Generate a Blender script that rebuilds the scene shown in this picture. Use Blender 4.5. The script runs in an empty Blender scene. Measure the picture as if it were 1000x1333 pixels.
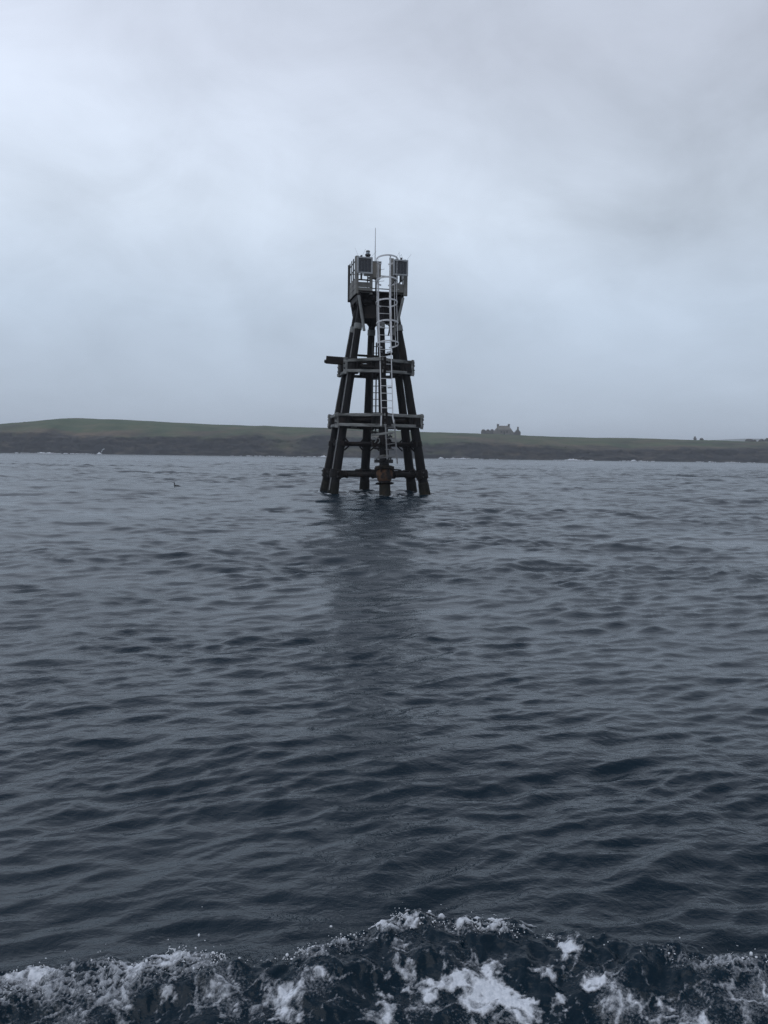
import bpy, math, random
import numpy as np
from mathutils import Vector, Matrix

random.seed(7)
SC = bpy.context.scene
COL = SC.collection

# ------------------------------------------------------------------ camera
F, CX, CY = 1080.0, 500.0, 666.5           # focal length and centre in photo pixels (1000 x 1333)
EYE = Vector((0.0, 0.0, 1.60))
PITCH = math.radians(3.946)
ROLL = math.radians(0.75)
_f = Vector((0, math.cos(PITCH), -math.sin(PITCH)))
_u0 = Vector((0, math.sin(PITCH), math.cos(PITCH)))
_r0 = Vector((1, 0, 0))
RIGHT = _r0 * math.cos(ROLL) + _u0 * math.sin(ROLL)
UP = -_r0 * math.sin(ROLL) + _u0 * math.cos(ROLL)
cam_d = bpy.data.cameras.new('camera')
cam = bpy.data.objects.new('camera', cam_d)
COL.objects.link(cam)
m = Matrix.Identity(4)
for i in range(3):
    m[i][0] = RIGHT[i]; m[i][1] = UP[i]; m[i][2] = -_f[i]; m[i][3] = EYE[i]
cam.matrix_world = m
cam_d.sensor_fit = 'VERTICAL'
cam_d.sensor_height = 24.0
cam_d.lens = 24.0 * F / 1333.0
cam_d.clip_start = 0.05
cam_d.clip_end = 12000
SC.camera = cam

# ------------------------------------------------------------------ world, sun, exposure
SUN_EL, SUN_AZ = math.radians(52), math.radians(205)      # behind the camera, hidden by the cloud deck
SKY_GAIN = 0.99
SKY_SEED = 26.47
world = bpy.data.worlds.new('World')
SC.world = world
world.use_nodes = True
nt = world.node_tree
nt.nodes.clear()


def N(tree, typ, **kw):
    n = tree.nodes.new(typ)
    for k, v in kw.items():
        if k == 'inp':
            for kk, vv in v.items():
                n.inputs[kk].default_value = vv
        else:
            setattr(n, k, v)
    return n


def math_node(tree, op, a, b=None, c=None, clamp=False):
    n = tree.nodes.new('ShaderNodeMath')
    n.operation = op
    n.use_clamp = clamp
    for i, v in enumerate((a, b, c)):
        if v is None:
            continue
        if isinstance(v, (int, float)):
            n.inputs[i].default_value = v
        else:
            tree.links.new(v, n.inputs[i])
    return n.outputs[0]


def ramp(tree, fac, stops, interp='LINEAR'):
    n = tree.nodes.new('ShaderNodeValToRGB')
    n.color_ramp.interpolation = interp
    cr = n.color_ramp
    while len(cr.elements) > 1:
        cr.elements.remove(cr.elements[-1])
    for i, (p, c) in enumerate(stops):
        e = cr.elements[0] if i == 0 else cr.elements.new(p)
        e.position = p
        e.color = (c[0], c[1], c[2], 1) if len(c) == 3 else c
    tree.links.new(fac, n.inputs[0])
    return n.outputs[0]


def build_world():
    L = nt.links
    tc = N(nt, 'ShaderNodeTexCoord')
    sep = N(nt, 'ShaderNodeSeparateXYZ')
    L.new(tc.outputs['Generated'], sep.inputs[0])
    x, y, z = sep.outputs
    zc = math_node(nt, 'MAXIMUM', z, 0.0)
    # the cloud deck seen in perspective: direction projected on a flat layer
    den = math_node(nt, 'ADD', zc, 0.42)
    px = math_node(nt, 'DIVIDE', x, den)
    py = math_node(nt, 'DIVIDE', y, den)
    comb = N(nt, 'ShaderNodeCombineXYZ')
    L.new(px, comb.inputs[0]); L.new(py, comb.inputs[1])
    comb.inputs[2].default_value = SKY_SEED
    n1 = N(nt, 'ShaderNodeTexNoise', inp={'Scale': 1.25, 'Detail': 5.0, 'Roughness': 0.5, 'Distortion': 0.7})
    L.new(comb.outputs[0], n1.inputs['Vector'])
    n2 = N(nt, 'ShaderNodeTexNoise', inp={'Scale': 4.2, 'Detail': 7.0, 'Roughness': 0.58, 'Distortion': 0.5})
    L.new(comb.outputs[0], n2.inputs['Vector'])
    base = ramp(nt, zc, [(0.0, (0.49, 0.58, 0.71)), (0.06, (0.51, 0.60, 0.73)), (0.16, (0.595, 0.70, 0.84)),
                         (0.27, (0.685, 0.775, 0.90)), (0.42, (0.64, 0.70, 0.82)), (1.0, (0.50, 0.55, 0.66))])
    c1 = math_node(nt, 'MULTIPLY_ADD', math_node(nt, 'SUBTRACT', n1.outputs['Fac'], 0.5), 0.90, 1.0)
    c2 = math_node(nt, 'MULTIPLY_ADD', math_node(nt, 'SUBTRACT', n2.outputs['Fac'], 0.5), 0.42, 0.0)
    # brighter towards the upper left, where the sun stands behind the cloud
    g = math_node(nt, 'MULTIPLY', x, math_node(nt, 'MULTIPLY', zc, -1.05))
    tot = math_node(nt, 'ADD', math_node(nt, 'ADD', c1, c2), g)
    amp = math_node(nt, 'MULTIPLY_ADD', zc, 2.8, 0.20, clamp=True)     # flatter and mistier at the horizon
    tot = math_node(nt, 'MULTIPLY_ADD', math_node(nt, 'SUBTRACT', tot, 1.0), amp, 1.0)
    tot = math_node(nt, 'MINIMUM', math_node(nt, 'MAXIMUM', tot, 0.55), 1.35)
    mul = N(nt, 'ShaderNodeVectorMath', operation='SCALE')
    L.new(base, mul.inputs[0]); L.new(tot, mul.inputs['Scale'])
    sky = N(nt, 'ShaderNodeTexSky', sky_type='NISHITA', sun_disc=False, sun_elevation=SUN_EL, sun_rotation=SUN_AZ)
    b1 = N(nt, 'ShaderNodeBackground', inp={'Strength': 0.08})
    L.new(sky.outputs[0], b1.inputs[0])
    b2 = N(nt, 'ShaderNodeBackground', inp={'Strength': SKY_GAIN})
    L.new(mul.outputs[0], b2.inputs[0])
    mx = N(nt, 'ShaderNodeMixShader', inp={'Fac': 0.93})
    L.new(b1.outputs[0], mx.inputs[1]); L.new(b2.outputs[0], mx.inputs[2])
    out = N(nt, 'ShaderNodeOutputWorld')
    L.new(mx.outputs[0], out.inputs['Surface'])


build_world()

sun_d = bpy.data.lights.new('sun', 'SUN')
sun_d.energy = 0.5
sun_d.angle = math.radians(60)
sun_d.color = (1.0, 0.97, 0.93)
sun = bpy.data.objects.new('sun', sun_d)
COL.objects.link(sun)
_sd = Vector((math.sin(SUN_AZ) * math.cos(SUN_EL), math.cos(SUN_AZ) * math.cos(SUN_EL), math.sin(SUN_EL)))
sun.rotation_euler = _sd.to_track_quat('Z', 'Y').to_euler()

vs = SC.view_settings
SC.display_settings.display_device = 'sRGB'
vs.view_transform = 'Standard'
vs.look = 'None'
vs.exposure = 0.0
vs.gamma = 1.0
vs.use_curve_mapping = False
SC.cycles.use_denoising = True
SC.cycles.denoiser = 'OPENIMAGEDENOISE'
SC.cycles.denoising_input_passes = 'RGB_ALBEDO_NORMAL'
SC.cycles.denoising_prefilter = 'NONE'
SC.cycles.use_adaptive_sampling = False
SC.cycles.max_bounces = 6
SC.cycles.volume_bounces = 1
SC.cycles.volume_step_rate = 1.0
SC.cycles.transparent_max_bounces = 12
SC.cycles.sample_clamp_indirect = 4.0


# ------------------------------------------------------------------ helpers
def ray(px, py):
    return (_f + RIGHT * ((px - CX) / F) + UP * ((CY - py) / F))


def at(px, py, Y):
    d = ray(px, py)
    return EYE + d * (Y / d.y)


def atz(px, py, z):
    d = ray(px, py)
    return EYE + d * ((z - EYE.z) / d.z)


def tag(o, label=None, cat=None, group=None, kind=None):
    if label: o['label'] = label
    if cat: o['category'] = cat
    if group: o['group'] = group
    if kind: o['kind'] = kind
    return o


def empty(name, loc, rz=0.0):
    o = bpy.data.objects.new(name, None)
    COL.objects.link(o)
    o.location = loc
    o.rotation_euler = (0, 0, rz)
    o.empty_display_size = 0.3
    return o


def link(name, me, mat, parent=None):
    o = bpy.data.objects.new(name, me)
    COL.objects.link(o)
    if mat is not None and len(me.materials) == 0:
        me.materials.append(mat)
    if parent is not None:
        o.parent = parent
    return o


class MB:
    """collects shapes; build() links them as one mesh object"""

    def __init__(self):
        self.v, self.f = [], []

    def add(self, vs_, fs_):
        o = len(self.v)
        self.v += [tuple(p) for p in vs_]
        self.f += [tuple(i + o for i in q) for q in fs_]
        return self

    def box(self, c, s, M=None, jit=0.0):
        c = Vector(c)
        pts = []
        for sx in (-1, 1):
            for sy in (-1, 1):
                for sz in (-1, 1):
                    p = Vector((sx * s[0] / 2, sy * s[1] / 2, sz * s[2] / 2))
                    if jit:
                        p += Vector([random.uniform(-jit, jit) for _ in range(3)])
                    if M is not None:
                        p = M @ p
                    pts.append(p + c)
        return self.add(pts, [(0, 1, 3, 2), (4, 6, 7, 5), (0, 4, 5, 1), (2, 3, 7, 6), (0, 2, 6, 4), (1, 5, 7, 3)])

    def bar(self, p0, p1, w, h, up=(0, 0, 1), cham=0.0):
        p0, p1 = Vector(p0), Vector(p1)
        d = (p1 - p0).normalized()
        s = d.cross(Vector(up))
        if s.length < 1e-4:
            s = d.cross(Vector((0, 1, 0)))
        s.normalize()
        u = s.cross(d)
        k = min(w, h) * (0.12 if cham == 0 else cham)
        prof = [(-w/2+k, -h/2), (w/2-k, -h/2), (w/2, -h/2+k), (w/2, h/2-k), (w/2-k, h/2), (-w/2+k, h/2), (-w/2, h/2-k), (-w/2, -h/2+k)]
        pts = [p0 + s*a + u*b for a, b in prof] + [p1 + s*a + u*b for a, b in prof]
        fs = [(i, (i+1) % 8, 8+(i+1) % 8, 8+i) for i in range(8)]
        fs += [tuple(range(7, -1, -1)), tuple(range(8, 16))]
        return self.add(pts, fs)

    def tube(self, pts, rad, n=10, cap=True):
        pts = [Vector(p) for p in pts]
        if isinstance(rad, (int, float)):
            rad = [rad] * len(pts)
        ref = Vector((0, 0, 1)) if abs((pts[-1]-pts[0]).normalized().z) < 0.9 else Vector((0, 1, 0))
        vs_, fs_ = [], []
        for i, p in enumerate(pts):
            d = (pts[min(i+1, len(pts)-1)] - pts[max(i-1, 0)]).normalized()
            s = d.cross(ref).normalized(); u = s.cross(d)
            for k in range(n):
                a = 2*math.pi*k/n
                vs_.append(p + s*math.cos(a)*rad[i] + u*math.sin(a)*rad[i])
        for i in range(len(pts)-1):
            for k in range(n):
                fs_.append((i*n+k, i*n+(k+1) % n, (i+1)*n+(k+1) % n, (i+1)*n+k))
        if cap:
            fs_.append(tuple(range(n-1, -1, -1)))
            fs_.append(tuple(range((len(pts)-1)*n, len(pts)*n)))
        return self.add(vs_, fs_)

    def lathe(self, c, prof, n=16, axis=None):
        """prof: list of (r, z) from bottom to top around a vertical (or given) axis"""
        c = Vector(c)
        M = Vector((0, 0, 1)).rotation_difference(Vector(axis)).to_matrix() if axis is not None else None
        vs_, fs_ = [], []
        for r, z in prof:
            for k in range(n):
                a = 2*math.pi*k/n
                p = Vector((r*math.cos(a), r*math.sin(a), z))
                vs_.append((M @ p if M is not None else p) + c)
        for i in range(len(prof)-1):
            for k in range(n):
                fs_.append((i*n+k, i*n+(k+1) % n, (i+1)*n+(k+1) % n, (i+1)*n+k))
        fs_.append(tuple(range(n-1, -1, -1)))
        fs_.append(tuple(range((len(prof)-1)*n, len(prof)*n)))
        return self.add(vs_, fs_)

    def hoop(self, c, r, w, t, a0=0.0, a1=2*math.pi, n=28, tilt=0.0):
        """flat bar bent to a hoop: w tall, t thick"""
        c = Vector(c)
        vs_, fs_ = [], []
        for i in range(n+1):
            a = a0 + (a1-a0)*i/n
            for rr, zz in ((r-t/2, -w/2), (r+t/2, -w/2), (r+t/2, w/2), (r-t/2, w/2)):
                vs_.append(c + Vector((rr*math.cos(a), rr*math.sin(a), zz - rr*math.sin(a)*tilt)))
        for i in range(n):
            for k in range(4):
                fs_.append((i*4+k, i*4+(k+1) % 4, (i+1)*4+(k+1) % 4, (i+1)*4+k))
        fs_ += [(3, 2, 1, 0), (n*4, n*4+1, n*4+2, n*4+3)]
        return self.add(vs_, fs_)

    def mesh(self, name, smooth=False):
        me = bpy.data.meshes.new(name)
        me.from_pydata(self.v, [], self.f)
        me.validate()
        me.update()
        if smooth:
            me.polygons.foreach_set('use_smooth', [len(p.vertices) == 4 for p in me.polygons])
        return me

    def build(self, name, mat, parent=None, smooth=False):
        return link(name, self.mesh(name, smooth), mat, parent)


def grid_mesh(name, P, faces, smooth=True, attrs=None):
    """P (n,3) float array, faces (m,4) int array"""
    me = bpy.data.meshes.new(name)
    n, mf = len(P), len(faces)
    k = faces.shape[1]
    me.vertices.add(n)
    me.vertices.foreach_set('co', np.ascontiguousarray(P, dtype=np.float32).ravel())
    me.loops.add(mf * k)
    me.loops.foreach_set('vertex_index', np.ascontiguousarray(faces, dtype=np.int32).ravel())
    me.polygons.add(mf)
    me.polygons.foreach_set('loop_start', np.arange(mf, dtype=np.int32) * k)
    me.polygons.foreach_set('use_smooth', np.full(mf, smooth, dtype=bool))
    for an, arr in (attrs or {}).items():
        a = me.attributes.new(an, 'FLOAT', 'POINT')
        a.data.foreach_set('value', np.ascontiguousarray(arr, dtype=np.float32))
    me.update(calc_edges=True)
    me.validate()
    return me


def quads(nr, nc, off=0):
    i = np.arange(nr-1)[:, None] * nc + np.arange(nc-1)[None, :]
    i = i.ravel() + off
    return np.stack([i, i+1, i+nc+1, i+nc], 1)


_rng = np.random.RandomState(11)
_perm = _rng.permutation(256).astype(np.int32)
_perm = np.concatenate([_perm, _perm, _perm])
_ga = _rng.rand(256) * 2 * np.pi
_gx, _gy = np.cos(_ga).astype(np.float32), np.sin(_ga).astype(np.float32)


def pnoise(x, y):
    x = np.asarray(x, dtype=np.float64); y = np.asarray(y, dtype=np.float64)
    xi, yi = np.floor(x), np.floor(y)
    xf, yf = (x-xi), (y-yi)
    xi = xi.astype(np.int64) & 255; yi = yi.astype(np.int64) & 255
    u = xf*xf*xf*(xf*(xf*6-15)+10); v = yf*yf*yf*(yf*(yf*6-15)+10)

    def g(ix, iy, fx, fy):
        h = _perm[_perm[ix] + iy] & 255
        return _gx[h]*fx + _gy[h]*fy
    a = g(xi, yi, xf, yf); b = g(xi+1, yi, xf-1, yf)
    c = g(xi, yi+1, xf, yf-1); d = g(xi+1, yi+1, xf-1, yf-1)
    return 1.5 * (a + u*(b-a) + v*((c + u*(d-c)) - (a + u*(b-a))))


def fbm(x, y, o=4, g=0.5, l=2.03):
    s, a, t = 0.0, 1.0, 0.0
    for k in range(o):
        s = s + a*pnoise(x + 17.3*k, y - 9.1*k); t += a
        a *= g; x = x*l; y = y*l
    return s / t * 1.4


def ridged(x, y, o=4):
    s, a, t = 0.0, 1.0, 0.0
    for k in range(o):
        s = s + a*(1-np.abs(pnoise(x+31.7*k, y+5.3*k)))**2; t += a
        a *= 0.5; x = x*2.1; y = y*2.1
    return s / t


def worley(x, y):
    """F2 - F1 of a jittered cell pattern: 0 on the walls between cells"""
    xi, yi = np.floor(x).astype(np.int64), np.floor(y).astype(np.int64)
    f1 = np.full(x.shape, 9.0); f2 = f1.copy()
    for a in (-1, 0, 1):
        for b in (-1, 0, 1):
            h = _perm[_perm[(xi+a) & 255] + ((yi+b) & 255)] & 255
            h2 = _perm[h+97] & 255
            d = np.hypot(xi+a+h/255.0-x, yi+b+h2/255.0-y)
            f2 = np.minimum(f2, np.maximum(f1, d)); f1 = np.minimum(f1, d)
    return f2-f1


def sstep(a, b, x):
    t = np.clip((x-a)/(b-a), 0, 1)
    return t*t*(3-2*t)


# ------------------------------------------------------------------ materials
def pmat(name, base, rough=0.6, metal=0.0, var=0.25, scale=6.0, bump=0.3, bscale=40.0, stretch=(1, 1, 1), second=None, sec_amt=0.5, sec_scale=3.0, spec=0.5, bdist=0.01):
    """procedural surface: base colour broken up by noise, an optional second colour in blotches, and fine relief"""
    mt = bpy.data.materials.new(name)
    mt.use_nodes = True
    t = mt.node_tree
    t.nodes.clear()
    L = t.links
    out = N(t, 'ShaderNodeOutputMaterial')
    b = N(t, 'ShaderNodeBsdfPrincipled')
    b.inputs['Metallic'].default_value = metal
    b.inputs['Specular IOR Level'].default_value = spec
    L.new(b.outputs[0], out.inputs['Surface'])
    tc = N(t, 'ShaderNodeTexCoord')
    mp = N(t, 'ShaderNodeMapping')
    mp.inputs['Scale'].default_value = stretch
    L.new(tc.outputs['Object'], mp.inputs[0])
    n1 = N(t, 'ShaderNodeTexNoise', inp={'Scale': scale, 'Detail': 6.0, 'Roughness': 0.6})
    L.new(mp.outputs[0], n1.inputs['Vector'])
    lo = tuple(c*(1-var) for c in base); hi = tuple(min(1, c*(1+var)) for c in base)
    col = ramp(t, n1.outputs['Fac'], [(0.3, lo), (0.7, hi)])
    if second is not None:
        n2 = N(t, 'ShaderNodeTexNoise', inp={'Scale': sec_scale, 'Detail': 8.0, 'Roughness': 0.65})
        L.new(mp.outputs[0], n2.inputs['Vector'])
        f = ramp(t, n2.outputs['Fac'], [(0.62-0.25*sec_amt, (0, 0, 0)), (0.78-0.25*sec_amt, (1, 1, 1))])
        mx = N(t, 'ShaderNodeMix', data_type='RGBA')
        L.new(f, mx.inputs['Factor']); L.new(col, mx.inputs['A'])
        mx.inputs['B'].default_value = (*second, 1)
        col = mx.outputs['Result']
    L.new(col, b.inputs['Base Color'])
    r = ramp(t, n1.outputs['Fac'], [(0.25, (rough*0.85,)*3), (0.75, (min(1, rough*1.12),)*3)])
    L.new(r, b.inputs['Roughness'])
    n3 = N(t, 'ShaderNodeTexNoise', inp={'Scale': bscale, 'Detail': 5.0, 'Roughness': 0.6})
    L.new(mp.outputs[0], n3.inputs['Vector'])
    bp = N(t, 'ShaderNodeBump', inp={'Strength': bump, 'Distance': bdist})
    L.new(n3.outputs['Fac'], bp.inputs['Height'])
    L.new(bp.outputs[0], b.inputs['Normal'])
    return mt


M = {}
M['pile'] = pmat('tarred_pile', (0.0085, 0.0085, 0.0095), 0.62, var=0.45, scale=5, stretch=(1, 1, 0.25), second=(0.021, 0.017, 0.015), sec_amt=0.45, sec_scale=4, bump=0.6, bscale=18, spec=0.14)
M['pipe'] = pmat('dark_pipe', (0.009, 0.0085, 0.009), 0.6, var=0.4, second=(0.022, 0.015, 0.012), sec_amt=0.5, bump=0.4, spec=0.14)
M['collar'] = pmat('dark_iron', (0.009, 0.0085, 0.009), 0.6, var=0.4, second=(0.022, 0.014, 0.011), sec_amt=0.45, bump=0.5, spec=0.14)
M['timber'] = pmat('weathered_timber', (0.21, 0.215, 0.21), 0.85, var=0.35, scale=4, stretch=(0.6, 0.6, 3), second=(0.045, 0.046, 0.043), sec_amt=0.6, sec_scale=1.8, bump=0.5, spec=0.3)
M['timber_dark'] = pmat('wet_timber', (0.020, 0.016, 0.014), 0.75, var=0.35, second=(0.011, 0.010, 0.010), sec_amt=0.7, bump=0.5, spec=0.14)
M['band'] = pmat('grey_band', (0.17, 0.18, 0.18), 0.6, var=0.3, second=(0.07, 0.065, 0.06), sec_amt=0.4)
M['board'] = pmat('grey_board', (0.175, 0.172, 0.16), 0.8, var=0.25, scale=3, second=(0.22, 0.225, 0.22), sec_amt=0.45, sec_scale=2.2, bump=0.25)
M['slat'] = pmat('dark_slat', (0.04, 0.04, 0.04), 0.75, var=0.3, scale=3, second=(0.015, 0.015, 0.017), sec_amt=0.6, spec=0.3)
M['galv'] = pmat('galvanised_steel', (0.60, 0.61, 0.63), 0.45, metal=0.1, var=0.2, scale=12, second=(0.26, 0.25, 0.23), sec_amt=0.3, bump=0.15)
M['galv_dull'] = pmat('dull_galvanised_steel', (0.17, 0.175, 0.18), 0.55, metal=0.3, var=0.25, scale=12, second=(0.08, 0.07, 0.06), sec_amt=0.4)
M['frame'] = pmat('painted_frame', (0.31, 0.33, 0.35), 0.5, var=0.15, scale=8, second=(0.15, 0.15, 0.15), sec_amt=0.3)
M['cell'] = pmat('solar_cell', (0.012, 0.014, 0.022), 0.22, var=0.3, scale=20, bump=0.02)
M['cell_line'] = pmat('cell_busbar', (0.075, 0.08, 0.095), 0.35, var=0.2)
M['cabinet'] = pmat('beige_cabinet', (0.205, 0.190, 0.165), 0.6, var=0.15, scale=4, second=(0.13, 0.115, 0.095), sec_amt=0.35)
M['black'] = pmat('black_fitting', (0.012, 0.012, 0.013), 0.5, var=0.3)
M['rust'] = pmat('rusty_iron', (0.115, 0.052, 0.019), 0.85, var=0.5, scale=5, second=(0.016, 0.012, 0.011), sec_amt=0.7, sec_scale=5, bump=0.9)
M['weed'] = pmat('weed_grown_iron', (0.014, 0.014, 0.011), 0.8, var=0.5, scale=9, second=(0.024, 0.018, 0.011), sec_amt=0.5, bump=0.9, spec=0.15)
M['weed_dark'] = pmat('dark_weed', (0.008, 0.0085, 0.007), 0.8, var=0.5, scale=9, second=(0.018, 0.016, 0.011), sec_amt=0.5, bump=0.9, spec=0.2)
M['lens'] = pmat('lantern_lens', (0.30, 0.36, 0.42), 0.15, var=0.1)
M['antenna'] = pmat('white_antenna', (0.42, 0.44, 0.47), 0.5, var=0.1)
M['stone'] = pmat('ruin_stone', (0.085, 0.080, 0.074), 0.9, var=0.35, scale=1.2, second=(0.05, 0.047, 0.045), sec_amt=0.5, sec_scale=0.8, bump=0.8, bscale=3, bdist=0.2)
M['slate'] = pmat('stone_slate_roof', (0.15, 0.142, 0.125), 0.9, var=0.2, scale=0.9, second=(0.11, 0.105, 0.09), sec_amt=0.4, bump=0.6, bscale=3, bdist=0.1)
M['opening'] = pmat('dark_opening', (0.03, 0.03, 0.032), 0.8, var=0.2)
M['bird'] = pmat('wet_black_feathers', (0.010, 0.011, 0.012), 0.45, var=0.4, scale=30)
M['bill'] = pmat('horn_bill', (0.05, 0.045, 0.035), 0.5)
M['rock'] = pmat('shore_rock', (0.030, 0.029, 0.029), 0.85, var=0.4, scale=0.5, second=(0.055, 0.048, 0.043), sec_amt=0.4, sec_scale=0.3, bump=0.8, bscale=2, bdist=0.3)
M['earth'] = pmat('heathery_mound', (0.045, 0.042, 0.036), 0.95, var=0.35, scale=0.8, bump=0.6, bscale=2, bdist=0.3)


def sea_material():
    mt = bpy.data.materials.new('sea_water')
    mt.use_nodes = True
    t = mt.node_tree
    t.nodes.clear()
    L = t.links
    out = N(t, 'ShaderNodeOutputMaterial')
    b = N(t, 'ShaderNodeBsdfPrincipled', inp={'IOR': 1.333, 'Specular IOR Level': 0.42})
    b.inputs['Base Color'].default_value = (0.0006, 0.0110, 0.0210, 1)
    at_r = N(t, 'ShaderNodeAttribute', attribute_name='lost_slope')
    # roughness standing for the ripples too small for the mesh
    L.new(at_r.outputs['Fac'], b.inputs['Roughness'])
    tc = N(t, 'ShaderNodeTexCoord')
    mp = N(t, 'ShaderNodeMapping')
    mp.inputs['Rotation'].default_value = (0, 0, math.radians(-18))
    mp.inputs['Scale'].default_value = (0.7, 1.0, 1.0)
    L.new(tc.outputs['Object'], mp.inputs[0])
    n1 = N(t, 'ShaderNodeTexNoise', inp={'Scale': 22.0, 'Detail': 3.0, 'Roughness': 0.55, 'Distortion': 0.4})
    L.new(mp.outputs[0], n1.inputs['Vector'])
    n2 = N(t, 'ShaderNodeTexNoise', inp={'Scale': 75.0, 'Detail': 2.0, 'Roughness': 0.55, 'Distortion': 0.3})
    L.new(mp.outputs[0], n2.inputs['Vector'])
    at_d = N(t, 'ShaderNodeAttribute', attribute_name='ripple')
    h = math_node(t, 'ADD', math_node(t, 'MULTIPLY', n1.outputs['Fac'], 1.0), math_node(t, 'MULTIPLY', n2.outputs['Fac'], 0.22))
    bp = N(t, 'ShaderNodeBump', inp={'Distance': 0.010})
    L.new(at_d.outputs['Fac'], bp.inputs['Strength'])
    L.new(h, bp.inputs['Height'])
    L.new(bp.outputs[0], b.inputs['Normal'])
    L.new(b.outputs[0], out.inputs['Surface'])
    return mt


def foam_material():
    mt = bpy.data.materials.new('sea_foam')
    mt.use_nodes = True
    t = mt.node_tree
    t.nodes.clear()
    L = t.links
    out = N(t, 'ShaderNodeOutputMaterial')
    b = N(t, 'ShaderNodeBsdfPrincipled', inp={'Roughness': 0.55})
    tc = N(t, 'ShaderNodeTexCoord')
    n1 = N(t, 'ShaderNodeTexNoise', inp={'Scale': 130.0, 'Detail': 3.0, 'Roughness': 0.6})
    L.new(tc.outputs['Object'], n1.inputs['Vector'])
    at_ = N(t, 'ShaderNodeAttribute', attribute_name='cover')
    a = math_node(t, 'ADD', at_.outputs['Fac'], math_node(t, 'MULTIPLY_ADD', n1.outputs['Fac'], 0.5, -0.25))
    alpha = ramp(t, a, [(0.10, (0, 0, 0)), (0.75, (0.95, 0.95, 0.95))])
    L.new(ramp(t, n1.outputs['Fac'], [(0.3, (0.52, 0.56, 0.62)), (0.7, (0.74, 0.77, 0.82))]), b.inputs['Base Color'])
    L.new(alpha, b.inputs['Alpha'])
    L.new(b.outputs[0], out.inputs['Surface'])
    return mt


M['sea'] = sea_material()
M['foam'] = foam_material()
M['spray'] = pmat('white_water', (0.66, 0.69, 0.73), 0.5, var=0.1, scale=30, bump=0.2)
M['surf'] = pmat('breaking_surf', (0.62, 0.65, 0.69), 0.7, var=0.15, scale=1.0, bump=0.4, bscale=2, bdist=0.1)

# ------------------------------------------------------------------ sea: wave field
_w = np.random.RandomState(5)
NW = 210
LAM = np.exp(np.linspace(math.log(0.065), math.log(5.2), NW)) * (1 + 0.03*_w.randn(NW))
MEAN = math.radians(90 + 17)
THETA = MEAN + np.radians(23) * _w.randn(NW) * (1 + 0.6*(LAM > 1.1))
PHASE = _w.rand(NW) * 2*np.pi
KW = 2*np.pi/LAM
# steepness per component; a little more at the wave lengths of about a metre
STEEP = 0.0205 * (0.70 + 0.60*np.exp(-(np.log(LAM/0.19)/0.60)**2)) * np.clip(1.0-0.50*np.log(np.maximum(LAM, 0.22)/0.22), 0.17, 1.0)
AMP = STEEP / KW
CHOP = 1.3

# the wake thrown off by the boat the photograph is taken from: crest line
_cl = [(-60, 1272), (0, 1266), (100, 1254), (200, 1247), (300, 1244), (400, 1232), (480, 1212), (530, 1198), (620, 1197), (700, 1206), (800, 1219), (900, 1240), (1000, 1246), (1060, 1250)]
WK_H = 0.13
_cp = [atz(a, b, WK_H) for a, b in _cl]
CLX = np.array([p.x for p in _cp]); CLY = np.array([p.y for p in _cp])


def crest_y(x):
    return np.interp(x, CLX, CLY)


def wake_height(x, y):
    lump = 0.020*fbm(x*5.0, y*4.0, 3) + 0.016*fbm(x*17, y*17, 3)
    d = y - crest_y(x) - 0.02*pnoise(x*3.1, x*0.7+4) + 0.0
    front = np.exp(-(np.minimum(d, 0)/0.27)**2)
    back = np.exp(-(np.maximum(d, 0)/0.13)**2)
    env = np.where(d < 0, front, back)
    near = sstep(4.2, 3.2, y) * sstep(3.4, 2.4, np.abs(x))
    return near*env*(WK_H*(0.83 + 0.08*pnoise(x*2.3, 0.5)) + lump) - near*0.05*sstep(-0.1, -0.7, d)


TOWER = at(487, 642, 34.0); TOWER.z = 0.0


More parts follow.
